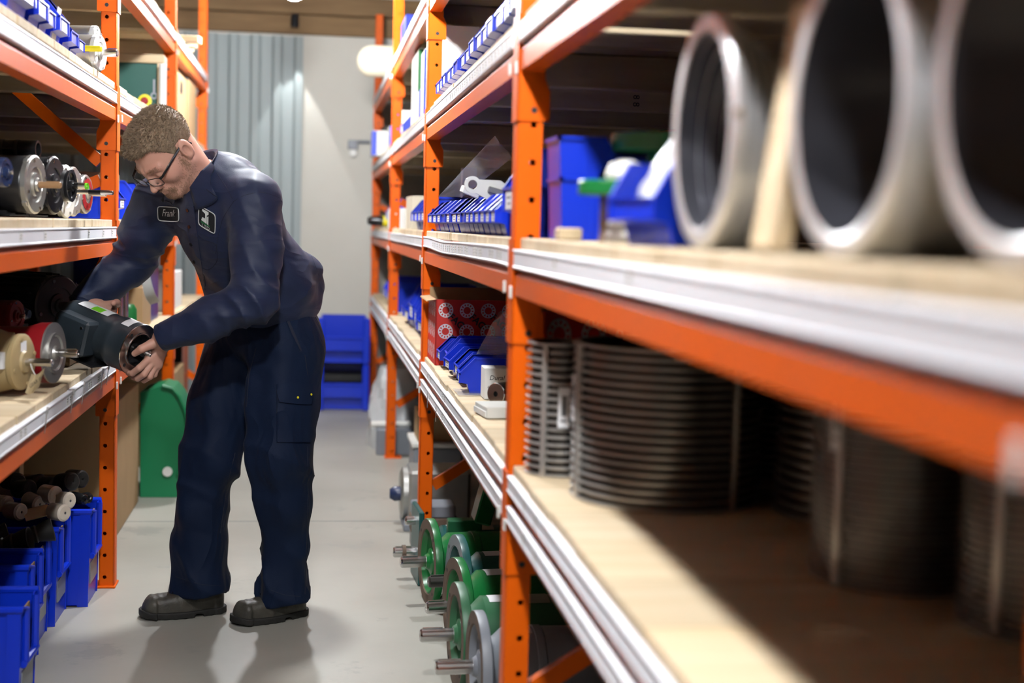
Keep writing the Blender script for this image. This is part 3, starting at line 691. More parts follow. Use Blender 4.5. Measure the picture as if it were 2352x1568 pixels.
# left rack, eye-level shelf
small_motor('electric_motor', 'large black motor with silver face and brown shaft on the left eye-level shelf', at(84, 424, 3.98), RX, 0.076, 0.23, sh=(0.0088, 0.062), smat='brown_wood_shaft', feet=True)
t = small_motor('electric_motor', 'black motor with spoked black pulley on the left eye-level shelf', at(128, 429, 4.22)+Vector((0,0,0.004)), RX, 0.080, 0.24, bell='black_paint', sh=(0.0085, 0.085), band='black_plastic', feet=True)
b = MB(); b.lathe([(0.036, 0.03), (0.046, 0.028), (0.042, 0.036), (0.046, 0.046), (0.036, 0.045), (0.036, 0.03)], 28, d=(1, 0, 0)).lathe([(0.0085, 0.026), (0.016, 0.026), (0.016, 0.050), (0.0085, 0.050)], 18, d=(1, 0, 0))
for k in range(4): b.box(0.033, 0.042, -0.004, 0.004, 0.012, 0.038, T=Matrix.Rotation(k*PI/2+0.3, 4, 'X'))
b.build('pulley', 'black_paint', t)
MB().lathe([(0.0092, 0.085), (0.0092, 0.092)], 14, d=(1, 0, 0)).build('green_band', 'lime', t)
small_motor('electric_motor', 'black motor with white face and long threaded shaft on the left eye-level shelf', at(155, 440, 4.47), RX, 0.078, 0.22, bell='white_plastic', sh=(0.0065, 0.135), band='black_plastic')
small_motor('electric_motor', 'black motor with pale grey ribbed face on the left eye-level shelf', at(172, 440, 4.68), RX, 0.076, 0.20, bell='silver_cast', sh=(0.006, 0.05))
t = small_motor('electric_motor', 'smallest black motor with red-lined silver face beside the post on the left eye-level shelf', at(200, 446, 4.86), RX, 0.062, 0.15, bell='silver_cast', sh=(0.006, 0.06))
MB().lathe([(0.030, 0.0045), (0.052, 0.0015)], 32, d=(1, 0, 0)).build('red_insert', 'red_paint', t)
small_motor('electric_motor', 'shiny dark blue motor end at the left edge of the eye-level shelf', at(16, 396, 3.72), (0.97, -0.24, 0), 0.036, 0.20, body='navy_gloss', bell='navy_gloss', sh=(0.005, 0.012)).location.z += 0.0
t = thing('black_tube', 'black ribbed tube lying on top of the large black motor', 'tube'); t.matrix_world = frame(RX, (0, 1, 0), at(88, 343, 4.08))
MB().lathe([(0.018, 0), (0.024, 0), (0.0245, -0.004), (0.0245, -0.30), (0.018, -0.30), (0.018, 0)], 24, d=(1, 0, 0)).build('sleeve', 'black_plastic', t)
MB().lathe([(0.0255, -0.05), (0.0255, -0.06)], 24, d=(1, 0, 0)).lathe([(0.0255, -0.09), (0.0255, -0.10)], 24, d=(1, 0, 0)).split('ring_mark', 'steel_dark', t)
for i, (p, y, h) in enumerate(((150, 4.32, 0.05), (195, 4.60, 0.035), (225, 4.86, 0.035))):
    q = at(p, 500, y); bin_at(-1.02, y+0.05, ZL1, 0.16, 0.2, 0.10+h, ['blue bin behind the pulley motor on the left eye-level shelf', 'blue bin behind the white-faced motor on the left eye-level shelf', 'blue bin nearest the post on the left eye-level shelf'][i], side=-1, card=False)
bin_at(-0.675, 5.24, ZL1, 0.16, 0.26, 0.13, 'blue bin just past the near left post beside the man', side=-1)
bin_at(-0.69, 5.95, ZL1, 0.3, 0.26, 0.15, 'dark blue bin behind the man on the left eye-level shelf', side=-1)
carton(-1.1, -0.75, 5.45, 5.75, ZL1, ZL1+0.17, 'brown carton behind the man on the left eye-level shelf')
# left rack, upper shelf
for i, (p, h, w_) in enumerate(((108, 0.17, 0.22), (136, 0.14, 0.14), (152, 0.125, 0.11), (180, 0.14, 0.16), (200, 0.115, 0.13), (214, 0.10, 0.12))):
    y = 0.68*3295/(721-p); bin_at(-0.682, y-w_*0.35, ZL2, w_-0.02, 0.28, h, '%s blue bin from the near end of the upper left shelf' % ORD[i], side=-1, group='blue bins on the upper left shelf', card=i in (3, 5))
for i, (p, q, y) in enumerate(((146, 18, 3.84), (172, 62, 4.07))):
    c = at(p, q, y); o = MB().box(0, 0.001, -0.03, 0.03, -0.05, 0.05, T=Matrix.Rotation(0.2, 4, 'Y')).build('index_card', 'paper', None, loc=c); o.location.x = -0.70
    tag(o, ['white card standing in a bin on the upper left shelf, nearer one', 'white card standing in a bin on the upper left shelf, farther one'][i], 'card')
t = small_motor('electric_motor', 'light grey motor with a yellow ring and silver shaft on the upper left shelf', at(232, 130, 4.66)+Vector((0,0,0.012)), (0.97, -0.2, 0), 0.055, 0.16, body='silver_cast', bell='white_plastic', sh=(0.012, 0.05))
small_motor('electric_motor', 'light grey motor with pink end stacked above the shafted one on the upper left shelf', at(224, 80, 4.70), (0.97, -0.2, 0), 0.028, 0.12, body='silver_cast', bell='white_plastic', sh=(0.004, 0.01))
t = thing('yellow_cap', 'bright yellow cap on the grey motors of the upper left shelf', 'cap'); t.matrix_world = frame((0.97, -0.2, 0), (0, 1, 0), at(226, 112, 4.56)); MB().lathe([(0, -0.045), (0.009, -0.045), (0.009, 0.008), (0.007, 0.01), (0, 0.01)], 16, d=(1, 0, 0)).build('sleeve', 'yellow', t)
# left rack, low shelf
t = machine('cream_motor', 'cream painted motor with silver shaft and paper tag on the low left shelf', 'motor', at(56, 831, 3.78), (0.97, -0.24, 0))
MB().lathe([(0, -0.24), (0.070, -0.24), (0.082, -0.225), (0.082, -0.07), (0.076, -0.05), (0.068, -0.02), (0.072, -0.016), (0.072, -0.004), (0.066, 0), (0.03, 0.0), (0.026, 0.006), (0, 0.006)], 40, d=(1, 0, 0)).build('casing', 'cream_paint', t)
bolts(4, 0.060, -0.001, 0.006, 0.004).split('bolt', 'cream_paint', t); shaft(t, 0.0095, 0.075, 'steel', 0.0); MB().box(-0.06, -0.02, -0.08, -0.066, -0.012, 0.03).build('label_sticker', 'label_white', t)
MB().box(-0.001, 0.0006, -0.02, 0.012, 0.028, 0.054).build('face_sticker', 'label_white', t)
t = thing('paper_tag', 'creased buff paper tag hanging by the cream motor', 'tag'); q = MB(); P0 = at(68, 862, 3.70)
vs = []; 
for i in range(7):
    for j in range(4):
        u, v = i/6, j/3; vs.append(at(72+32*u-14*v, 858+6*math.sin(4*u)+(44*v)-10*u, 3.72-0.03*u-0.01*math.sin(6*u+2*v)))
q.add(vs, [(i*4+j, i*4+j+1, i*4+j+5, i*4+j+4) for i in range(6) for j in range(3)]).build('tag_card', 'tag_paper', t, 60)
MB().tube([at(70, 835, 3.72), at(74, 848, 3.71), at(82, 862, 3.71)], 0.0012, 6).build('string', 'paper', t)
put('lettering', text_mesh('GEAR 1HP', 0.012, depth=0.0001, shear=0.3), t, frame(at(98, 866, 3.685)-at(74, 884, 3.70), (0, 0.02, 1), at(84, 876, 3.688)))
t = machine('red_motor', 'red motor with white ring face and silver shaft on the low left shelf', 'motor', at(125, 810, 3.98), (0.975, -0.22, 0))
MB().lathe([(0, -0.26), (0.06, -0.26), (0.068, -0.245), (0.068, -0.09), (0.070, -0.07), (0.081, -0.035), (0.082, -0.004), (0.079, 0)], 44, d=(1, 0, 0)).build('casing', 'red_paint', t)
MB().lathe([(0.082, -0.005), (0.082, 0.0), (0.055, 0.001), (0.055, 0.006), (0.048, 0.006), (0.044, 0.001), (0.02, 0.002), (0.018, 0.008), (0, 0.008)], 44, d=(1, 0, 0)).build('face_ring', 'silver_cast', t)
shaft(t, 0.011, 0.062, 'steel', 0.005); MB().box(-0.13, -0.09, -0.05, -0.046, 0.045, 0.056).build('label_sticker', 'tag_paper', t)
MB().box(-0.22, -0.06, -0.05, 0.05, -0.0825, -0.078).box(-0.2, -0.08, -0.03, 0.03, -0.08, -0.06).build('foot', 'red_dark', t)
for i, (px_, py_, y, r) in enumerate(((40, 720, 4.2, 0.045),)):
    small_motor('red_motor', ['dark red motor lying at the back behind the cream motor', 'dark red motor lying behind the cream motor, at the picture edge'][i], at(px_, py_+(0 if i else 6), y), (0.96, -0.28, 0), r, 0.22, body='red_dark', bell='red_dark', sh=(0.006, 0.02))
carton(-1.35, -1.0, 3.95, 4.30, ZL0, ZL0+0.11, 'brown carton under the dark red motors on the low left shelf')
small_motor('finned_motor', 'dark grey finned motor at the back of the low left shelf', Vector((-0.80, 4.72, 0.99)), (0.8, -0.6, 0), 0.095, 0.28, body='motor_grey', bell='motor_grey', sh=(0.012, 0.05), ribs=22, feet=False)
carton(-1.12, -0.74, 4.55, 4.9, ZL0, ZL0+0.062, 'flat brown carton under the finned motor on the low left shelf')
t = thing('blue_pump', 'small dark blue pump with a white label on the low left shelf', 'pump'); t.matrix_world = frame((0.95, -0.3, 0.0), (0, 1, 0), Vector((-0.83, 4.30, 0.990)))
MB().lathe([(0, -0.12), (0.03, -0.12), (0.032, -0.11), (0.032, -0.01), (0.02, 0), (0.012, 0.02), (0, 0.02)], 24, d=(1, 0, 0)).build('casing', 'navy_gloss', t); MB().lathe([(0.0325, -0.08), (0.0325, -0.04)], 24, d=(1, 0, 0)).build('label_band', 'label_white', t); MB().box(-0.12, 0, -0.03, 0.03, -0.172, -0.03).build('stand', 'black_paint', t)
t = carton(-0.875, -0.815, 4.48, 4.51, ZL0, ZL0+0.115, 'glossy red pack standing behind the held motor', m='red_paint', tape=False)
# the motor in the man's hands
MA = Vector((0.80, -0.53, -0.27)).normalized(); MO = at(318, 803, 4.40); MR = 0.079
mot = machine('held_motor', 'dark grey motor with steel flange and lime sticker held by the man', 'motor', MO, MA, Vector((0, 0, 1)).cross(MA))
MB().lathe([(0, -0.285), (0.05, -0.285), (0.066, -0.275), (0.073, -0.25), (0.074, -0.10), (0.0745, -0.085), (0.079, -0.075), (0.0795, -0.06), (0.0785, -0.058), (0.0785, -0.008), (0.0795, -0.006), (0.0795, -0.003)], 56, d=(1, 0, 0)).build('casing', 'motor_grey', mot)
MB().lathe([(0.0795, -0.004), (0.079, 0.0), (0.054, 0.0), (0.053, 0.003), (0.050, 0.003), (0.0485, 0.0), (0.0485, -0.006)], 56, d=(1, 0, 0)).build('flange_ring', 'steel', mot)
MB().lathe([(0.0485, -0.004), (0.047, -0.030), (0.018, -0.034), (0.016, -0.018), (0.0, -0.018)], 48, d=(1, 0, 0)).build('recess', 'black_paint', mot)
hb = MB()
for k in range(4):
    a = 0.75+k*PI/2; p = Vector((0.0003, 0.066*math.cos(a), 0.066*math.sin(a))); hb.cyl(p, p+Vector((0.0006, 0, 0)), 0.0052, 14)
hb.split('bolt_hole', 'ink', mot); shaft(mot, 0.0078, 0.064, 'steel', -0.012)
q = MB(); q.box(-0.245, -0.115, 0.050, 0.108, -0.060, 0.050, c=0.008); q.prism([(0.108, -0.052), (0.112, -0.046), (0.112, 0.036), (0.108, 0.042)], 0, -0.238, -0.122)
q.v = [(x, -y, z) for x, y, z in q.v]; q.f = [f[::-1] for f in q.f]; cb = q.build('conduit_box', 'motor_grey', mot)
sb = MB()
for (u, v) in ((-0.228, 0.030), (-0.132, 0.030), (-0.228, -0.044), (-0.132, -0.044)): sb.cyl((u, -0.112, v), (u, -0.1145, v), 0.0045, 10)
sb.split('screw', 'steel', cb)
def curved_label(t, x0, x1, a0, a1, R, m, nm):
    b = MB(); n = 8; vs = []
    for i in range(n+1):
        a = a0+(a1-a0)*i/n
        for x in (x0, x1): vs.append((x, -R*math.sin(a), R*math.cos(a)))
    return b.add(vs, [(2*i, 2*i+1, 2*i+3, 2*i+2) for i in range(n)]).build(nm, m, t, 60)
curved_label(mot, -0.235, -0.115, -0.25, 0.42, 0.0752, 'label_white', 'name_label'); curved_label(mot, -0.185, -0.145, 0.02, 0.40, 0.0755, 'lime', 'lime_sticker')
curved_label(mot, -0.052, -0.022, -0.1, 0.55, 0.0796, 'label_white', 'white_sticker')
MB().box(-0.24, -0.10, -0.07, 0.07, -0.088, -0.083).box(-0.22, -0.12, -0.04, 0.04, -0.086, -0.06).build('foot', 'black_paint', mot)
# spring clips on the low left label strip
for i, (px_, py_) in enumerate(((112, 965), (170, 915), (195, 893), (237, 862), (250, 852))):
    yy = 0.676*3295/(721-px_-4); o = MB().prism([(0.0, 0.0), (0.012, 0.0), (0.0085, -0.055), (0.0035, -0.055)], 0, 0, 0.002).box(-0.001, 0.004, 0.002, 0.010, -0.004, 0.012).build('spring_clip', 'steel', None, loc=(-0.6555, yy, 0.786))
    o.rotation_euler = (0, 0.12, 0); tag(o, '%s spring clip from the near end of the low left label strip' % ORD[i], 'clip', 'clips on the low left label strip')
for i, y in enumerate((4.55, 4.9)):
    o = MB().prism([(0.0, 0.0), (0.012, 0.0), (0.0085, -0.05), (0.0035, -0.05)], 0, 0, 0.002).build('spring_clip', 'steel', None, loc=(0.3955, y, 0.70)); tag(o, ['nearer clip hanging on the low right label strip', 'farther clip hanging on the low right label strip'][i], 'clip')
# right floor: gear units with round flanges
def gear_unit(label, y, xf, r, col, xs, yaw=0.1, shaft_m='steel', flange_m='rust_brown', bodyr=0.105, name='gear_motor', sticker=True, plate=False, Lb=0.30):
    t = machine(name, label, 'gear motor', (xf, y, r+0.001), (-math.cos(yaw), -math.sin(yaw), 0), (0, -1, 0), group='gear motors under the right rack')
    MB().lathe([(r*0.985, -0.026), (r, -0.024), (r, -0.003), (r*0.99, 0.0)], 56, d=(1, 0, 0)).lathe([(bodyr*0.8, -0.027), (r*0.985, -0.026)], 56, d=(1, 0, 0)).build('flange', col, t)
    MB().lathe([(r*0.99, 0.0), (r*0.76, 0.0), (r*0.74, -0.004)], 56, d=(1, 0, 0)).build('machined_face', flange_m, t)
    MB().lathe([(r*0.74, -0.004), (r*0.70, -0.022), (r*0.34, -0.030), (r*0.30, -0.012), (r*0.20, -0.006), (r*0.16, 0.004), (0, 0.004)], 48, d=(1, 0, 0)).build('dished_centre', col, t)
    hb = MB()
    for k in range(4):
        a = 0.8+k*PI/2; p = Vector((0.0004, r*0.88*math.cos(a), r*0.88*math.sin(a))); hb.cyl(p, p+Vector((0.0006, 0, 0)), 0.006, 12)
    hb.split('bolt_hole', 'ink', t)
    MB().lathe([(bodyr*0.7, -0.026), (bodyr*0.78, -0.05), (bodyr, -0.075), (bodyr, -0.15), (bodyr*1.03, -0.152), (bodyr*1.03, -0.172), (bodyr, -0.175), (bodyr*0.98, -Lb), (bodyr*0.9, -Lb-0.03), (0, -Lb-0.03)], 40, d=(1, 0, 0)).build('gear_case', col, t)
    MB().box(-Lb*0.9, -0.07, -bodyr*0.75, bodyr*0.75, -r, -r+0.014, c=0.003).box(-Lb*0.85, -0.08, -bodyr*0.4, bodyr*0.4, -r+0.012, -bodyr*0.7).build('foot', col, t)
    bolts(6, bodyr*0.93, -0.150, 0.006, 0.008).split('bolt', col, t)
    shaft(t, 0.0185, xs, shaft_m, 0.0, key=True)
    if sticker: curved_label(t, -0.145, -0.09, -0.35, 0.25, bodyr*1.005, 'label_white', 'white_sticker')
    if plate: curved_label(t, -0.26, -0.19, -0.45, 0.3, bodyr*1.004, 'steel_dull', 'name_plate'); curved_label(t, -0.26, -0.20, 0.5, 0.85, bodyr*1.004, 'label_white', 'white_sticker')
    return t
gear_unit('grey gear motor nearest the orange post on the right floor', 3.60, 0.426, 0.144, 'grey_paint', 0.10, 0.05, bodyr=0.10)
gear_unit('pale green gear motor beside the grey one on the right floor', 3.89, 0.404, 0.145, 'green_pale', 0.097, 0.07, plate=True)
gear_unit('bright green gear motor with a short steel shaft on the right floor', 4.18, 0.43, 0.146, 'green', 0.085, 0.15)
gear_unit('teal gear motor with a dark taped shaft on the right floor', 4.48, 0.462, 0.148, 'teal', 0.086, 0.12, shaft_m='steel_dark', flange_m='grey_paint', bodyr=0.09)
gear_unit('vivid green gear motor with dished green flange on the right floor', 4.76, 0.394, 0.145, 'green', 0.09, 0.14, bodyr=0.095, sticker=False)
t = gear_unit('dark teal gear unit with a square face plate and two shafts on the right floor', 5.10, 0.40, 0.10, 'teal', 0.10, 0.06, flange_m='teal', bodyr=0.095, plate=True)
MB().box(0.003, 0.022, -0.105, 0.105, -0.100, 0.165, c=0.004).build('face_plate', 'teal', t)
MB().lathe([(0, 0.02), (0.016, 0.02), (0.016, 0.055), (0.01, 0.06), (0, 0.06)], 16, (0, 0, 0.115), (1, 0, 0)).build('input_shaft', 'steel', t); MB().lathe([(0.019, 0.055), (0.026, 0.055), (0.026, 0.068), (0.019, 0.068)], 20, d=(1, 0, 0)).build('shaft_collar', 'rust_brown', t)
t = thing('terminal_box', 'tilted green terminal box standing among the gear motors', 'junction box', (0.50, 4.957, 0.0), rot=(0, 0.0, 0.0))
MB().box(-0.02, 0.10, -0.03, 0.03, 0.0, 0.25, c=0.004).build('pedestal', 'green_dark', t)
MB().box(-0.025, 0.035, -0.06, 0.06, 0.25, 0.38, c=0.006, T=Matrix.Translation((0.03, 0, 0)) @ Matrix.Rotation(0.25, 4, 'Y')).build('cover', 'green', t)
# dark motors lying in the shade of the near right bay
for i, (x, y, z, c) in enumerate(((0.62, 2.56, 0.115, 'green_dark'), (0.60, 2.22, 0.13, 'steel_dark'), (0.66, 1.85, 0.12, 'black_paint'))):
    t = small_motor('stored_motor', ['dark green motor with eye bolt in the shade under the near right shelf', 'brown-black motor with eye bolt and buff tag under the near right shelf', 'black motor deepest under the near right shelf'][i], Vector((x, y, z)), (-0.97, -0.2, 0), 0.105, 0.34, body=c, bell=c, sh=(0.015, 0.05), feet=True)
    pts = [(-0.15+0.022*math.sin(a), 0, 0.136-0.022*math.cos(a)) for a in [2*PI*k/18 for k in range(18)]]
    MB().tube(pts, 0.0055, 8, closed=True).cyl((-0.15, 0, 0.100), (-0.15, 0, 0.116), 0.007, 10).build('eye_bolt', 'steel_dull', t)
    if i == 0: curved_label(t, -0.10, -0.03, 0.5, 0.95, 0.1062, 'label_white', 'bar_code_label')
    if i == 1:
        g = MB().box(0, 0.05, -0.0008, 0, -0.11, 0).build('paper_tag', 'tag_paper', t); g.matrix_local = frame((0.6, 0.1, -0.3), (-0.2, 0.8, -0.5), (-0.09, 0.075, 0.085))
        for k, s_ in enumerate(('ry Lan', '512')): put('lettering', text_mesh(s_, 0.022, depth=0.0002, shear=0.2), g, frame((0, 0, -1), (1, 0, 0), (0.032-0.02*k, -0.0012, -0.055)))
# farther along the right floor
t = thing('silver_gearbox', 'silver grey gearbox with a blue cap on the right floor past the second post', 'gearbox', (0.47, 6.05, 0))
MB().box(-0.06, 0.20, -0.12, 0.12, 0.03, 0.25, c=0.012).build('housing', 'silver_cast', t); MB().box(-0.08, 0.20, -0.14, 0.14, 0, 0.03, c=0.004).build('foot', 'grey_paint', t); MB().lathe([(0.11, 0), (0.11, 0.02), (0.09, 0.03), (0.04, 0.03), (0, 0.03)], 30, (-0.06, 0, 0.14), (-1, 0, 0)).build('cover', 'silver_cast', t)
MB().lathe([(0, 0), (0.03, 0), (0.032, 0.03), (0.02, 0.05), (0, 0.05)], 18, (-0.085, -0.03, 0.14), (-1, 0, 0)).build('blue_cap', 'navy_gloss', t)
t = thing('gear_stack', 'brown and black gear parts stacked on the right floor before the second post', 'gear parts', (0.45, 5.62, 0))
MB().box(-0.05, 0.14, -0.08, 0.08, 0, 0.07, c=0.006).build('block', 'black_paint', t); MB().box(-0.055, 0.13, -0.07, 0.07, 0.07, 0.13, c=0.006).build('block', 'rust_brown', t); MB().box(-0.05, 0.12, -0.07, 0.07, 0.13, 0.18, c=0.006).build('block', 'grey_paint', t)
t = carton(0.50, 0.68, 6.7, 6.95, 0.26, 0.40, 'small brown carton sitting on a grey crate on the right floor', tape=False)
t = thing('grey_crate', 'pale grey crate under the small brown carton on the right floor', 'crate', (0.59, 6.83, 0)); MB().box(-0.11, 0.12, -0.16, 0.16, 0, 0.235, c=0.008).build('shell', 'grey_paint', t); MB().box(-0.12, 0.13, -0.17, 0.17, 0.235, 0.259, c=0.004).build('lid', 'white_plastic', t)
t = thing('wrapped_bundle', 'tall bundle wrapped in crinkled clear film beside the third right post', 'bundle', (0.50, 8.22, 0))
b = MB(); n = 26; vs = []; rr = random.Random(4)
for k in range(9):
    z = 0.46*k/8; s_ = (1.0-0.35*(k/8)**2)
    for i in range(n):
        a = 2*PI*i/n; R = (0.17+0.012*math.sin(5*a+k)+rr.uniform(-.008, .008))*s_; vs.append((R*1.05*math.cos(a), R*math.sin(a), z))
b.add(vs, [(k*n+i, k*n+(i+1) % n, (k+1)*n+(i+1) % n, (k+1)*n+i) for k in range(8) for i in range(n)]+[tuple(range(8*n, 9*n))]); b.build('film', 'clear_wrap', t, 20)
MB().box(-0.11, 0.11, -0.10, 0.10, 0.0, 0.40, c=0.02).build('contents', 'paper', t)
o = MB().cyl((0.33, 7.95, 0.165), (0.55, 7.97, 0.165), 0.018, 14, c=0.002).build('white_pipe', 'white_plastic', None); tag(o, 'short white pipe sticking out by the third right post', 'pipe')
MB().box(0.36, 0.56, 7.90, 8.02, 0.0, 0.146, c=0.006).build('pipe_block', 'grey_paint', None); tag(bpy.data.objects['pipe_block'], 'low grey block carrying the white pipe', 'block')
# wedge wire screen drums on the near low right shelf
def drum(label, cx, cy, R, H, nrib, a0, a1, bars, z=GL, wire=None, thick=0.0055):
    t = thing('screen_drum', label, 'screen', (cx, cy, z), group='ribbed screen drums on the low right shelf')
    ns = max(8, int(40*(a1-a0)/(2*PI)))
    b = MB(); b.lathe([(R-0.006, 0.004), (R-0.0055, H-0.004)], ns, a0=a0, a1=a1).build('mesh_wall', 'steel_dark', t)
    rib = MB().lathe([(R-0.006, -thick/2), (R+0.002, -thick/2), (R+0.0055, -thick*0.25), (R+0.0055, thick*0.25), (R+0.002, thick/2), (R-0.006, thick/2)], ns, a0=a0, a1=a1).mesh('rib', 'screen_steel')
    for k in range(nrib): place('rib', rib, t, (0, 0, thick/2+(H-thick)*k/(nrib-1)))
    bar = MB().box(R-0.004, R+0.008, -0.006, 0.006, 0, H, c=0.001).mesh('bar', 'screen_steel')
    for a in bars: place('bar', bar, t, rot=(0, 0, a))
    return t
def card_on(t, a, R, z0, z1, w_):
    o = MB().box(R+0.0085, R+0.009, -w_/2, w_/2, z0, z1, c=0.0003).box(R+0.009, R+0.0092, -w_*0.3, w_*0.3, z0+(z1-z0)*0.15, z0+(z1-z0)*0.2, 1).box(R+0.009, R+0.0092, -w_*0.2, w_*0.3, z0+(z1-z0)*0.3, z0+(z1-z0)*0.8, 1).build('label_card', ['label_white', 'ink_grey'], t); o.rotation_euler = (0, 0, a)
# the lathe's angle 0 lies on local +x here
d1 = drum('narrow ribbed screen drum standing right behind the orange post', 0.500, 2.83, 0.068, 0.265, 18, 0, 2*PI, (PI+0.9, PI+2.1)); card_on(d1, PI+1.45, 0.068, 0.10, 0.18, 0.022)
d2 = drum('large ribbed screen drum in front on the low right shelf', 0.655, 2.58, 0.172, 0.285, 19, 0, 2*PI, (PI+0.18, PI*1.5+0.52)); card_on(d2, PI+0.06, 0.172, 0.14, 0.225, 0.02)
d3 = drum('ribbed screen drum standing in the dark behind the front ones', 0.98, 2.86, 0.14, 0.285, 19, 0, 2*PI, (PI+0.5,))
d4 = drum('broad ribbed screen drum right of centre on the low right shelf', 0.99, 2.42, 0.165, 0.30, 17, 0, 2*PI, (PI*1.5-0.28,)); card_on(d4, PI*1.5-0.52, 0.165, 0.17, 0.26, 0.022)
d5 = drum('finely ribbed screen drum near the right edge of the low shelf', 0.845, 1.96, 0.118, 0.31, 30, 0, 2*PI, (PI+0.45, PI*1.5+0.62), thick=0.0042); card_on(d5, PI+0.40, 0.118, 0.19, 0.29, 0.02)
d6 = drum('dark ribbed screen drum cut by the right picture edge', 0.945, 1.70, 0.112, 0.31, 30, 0, 2*PI, (PI+0.5,), thick=0.0042)
# near eye-level shelf of the right rack: rings, hubs, bins
def ring_part(label, o, d, R, L, bore, ribs=0, name='steel_ring'):
    t = machine(name, label, 'ring', o, d)
    pr = [(bore, 0.0), (bore+0.004, -0.002), (R-0.004, -0.002), (R, 0.003)]
    if ribs:
        x = 0.003
        for k in range(ribs):
            pr += [(R, x+0.007), (R-0.010, x+0.013), (R-0.010, x+0.017), (R, x+0.022)]; x += 0.022
        pr += [(R, x+0.006)]
        end = x+0.006
    else:
        pr += [(R, L)]; end = L
    pr += [(bore, end)]
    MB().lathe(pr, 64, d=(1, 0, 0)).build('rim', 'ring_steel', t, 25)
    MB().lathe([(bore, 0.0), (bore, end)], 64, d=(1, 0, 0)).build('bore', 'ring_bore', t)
    return t
rA = 0.143
t = ring_part('grooved steel belt pulley standing on edge on the right eye-level shelf', (0.468, 1.72, GZ+rA), (1, 0.0, 0), rA, 0.012, 0.119, name='belt_pulley')
for k in range(1, 6):
    rk = rA-0.0052*k; x = 0.012+0.0145*(k-1); c = (x, 0, rk-rA)
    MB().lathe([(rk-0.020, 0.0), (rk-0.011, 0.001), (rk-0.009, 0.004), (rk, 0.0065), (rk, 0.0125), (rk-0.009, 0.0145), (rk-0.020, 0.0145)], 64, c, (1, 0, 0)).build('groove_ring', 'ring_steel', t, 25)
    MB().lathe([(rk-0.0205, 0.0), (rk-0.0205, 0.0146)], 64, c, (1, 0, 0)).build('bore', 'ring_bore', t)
MB().lathe([(0.0, 0), (0.007, 0), (0.005, -0.007), (0, -0.007)], 14, (0.004, -rA*0.97, 0.012), (0, 1, 0)).build('set_screw', 'steel', t)
ring_part('large plain steel ring standing on edge on the right eye-level shelf', (0.478, 1.27, GZ+0.141), (1, 0.02, 0), 0.141, 0.11, 0.121)
ring_part('large steel ring cut by the right picture edge on the eye-level shelf', (0.494, 0.965, GZ+0.141), (1, 0.02, 0), 0.141, 0.11, 0.121)
o = MB().box(-0.012, 0.012, -0.035, 0.035, 0, 0.262, c=0.002, T=Matrix.Rotation(0.14, 4, 'Y')).build('wood_batten', 'plank', None, loc=(0.478, 1.468, GZ+0.003)); tag(o, 'pale wooden batten leaning between the pulley and the steel ring', 'batten')
def hub(label, x, y, r1, z1, hth, rc, top, m='green_dark', col='rust_brown'):
    t = thing('flanged_hub', label, 'hub', (x, y, GZ))
    MB().lathe([(0, z1), (r1*0.96, z1), (r1, z1+0.003), (r1, z1+hth-0.003), (r1*0.96, z1+hth), (0, z1+hth)], 40).build('flange', m, t)
    MB().lathe([(0, 0), (rc*1.1, 0), (rc, 0.01), (rc, z1)], 32).build('column', col, t)
    if top: MB().lathe([(0, z1+hth), (rc*0.9, z1+hth), (rc*0.85, z1+hth+top*0.8), (rc*0.5, z1+hth+top), (0, z1+hth+top)], 28).build('boss', m, t)
    return t
hub('dark green flanged hub with a wide top disc on the right eye-level shelf', 0.655, 2.62, 0.112, 0.165, 0.035, 0.045, 0.0, col='green_dark')
t = hub('short green flanged hub on a rusty column on the right eye-level shelf', 0.478, 2.28, 0.058, 0.075, 0.024, 0.022, 0.0, m='green')
o = MB().lathe([(0, 0), (0.030, 0), (0.033, 0.008), (0.026, 0.026), (0.01, 0.032), (0, 0.032)], 24).build('plastic_dome', 'white_plastic', None, loc=(0.490, 2.25, GZ+0.0995)); tag(o, 'white plastic cap on top of the short green hub', 'cap')
for k in range(3):
    o = MB().lathe([(0.02, 0), (0.045, 0), (0.047, 0.003), (0.047, 0.013), (0.045, 0.016), (0.02, 0.016), (0.02, 0)], 32).build('steel_washer', 'silver_cast', None, loc=(0.478+0.002*k, 2.10, GZ+0.0165*k)); tag(o, ['lowest', 'middle', 'topmost'][k]+' thick steel washer in the small stack beside the blue bin', 'washer', 'stacked washers')
o = MB().box(0.43, 0.47, 2.50, 2.56, GZ, GZ+0.022, c=0.003).build('wood_block', 'plank', None); tag(o, 'small wood block at the front of the right eye-level shelf', 'block')
o = MB().box(0.462, 0.488, 2.72, 2.75, GZ, GZ+0.024, c=0.002).build('nut_block', 'steel_dull', None); tag(o, 'small drilled steel block behind the post on the right eye-level shelf', 'block')
bin_at(0.575, 2.70, GZ, 0.14, 0.12, 0.115, 'lower blue bin of the pair stacked behind the near right post', rz=PI, card=False, parts=False).location.y = 2.70
bin_at(0.550, 2.70, GZ+0.1155, 0.14, 0.10, 0.075, 'upper blue bin of the pair stacked behind the near right post', rz=PI, card=False, parts=False)
o = MB().box(0.47, 0.64, 2.835, 2.85, GZ, GZ+0.165, c=0.003).build('plastic_sheet', 'blue_dark', None); tag(o, 'dark blue plastic panel standing behind the stacked blue bins', 'panel')
bin_at(0.43, 1.93, GZ, 0.13, 0.16, 0.115, 'blue bin holding clear bags beside the belt pulley', card=False, parts=False, rz=0.25)
bag('plastic_bag', 'shiny clear bag bulging out of the blue bin beside the belt pulley', [(0.445, 1.89, GZ+0.045), (0.445, 1.98, GZ+0.045), (0.52, 1.99, GZ+0.165), (0.52, 1.92, GZ+0.165)], 0.022, m='clear_wrap', seed=3)
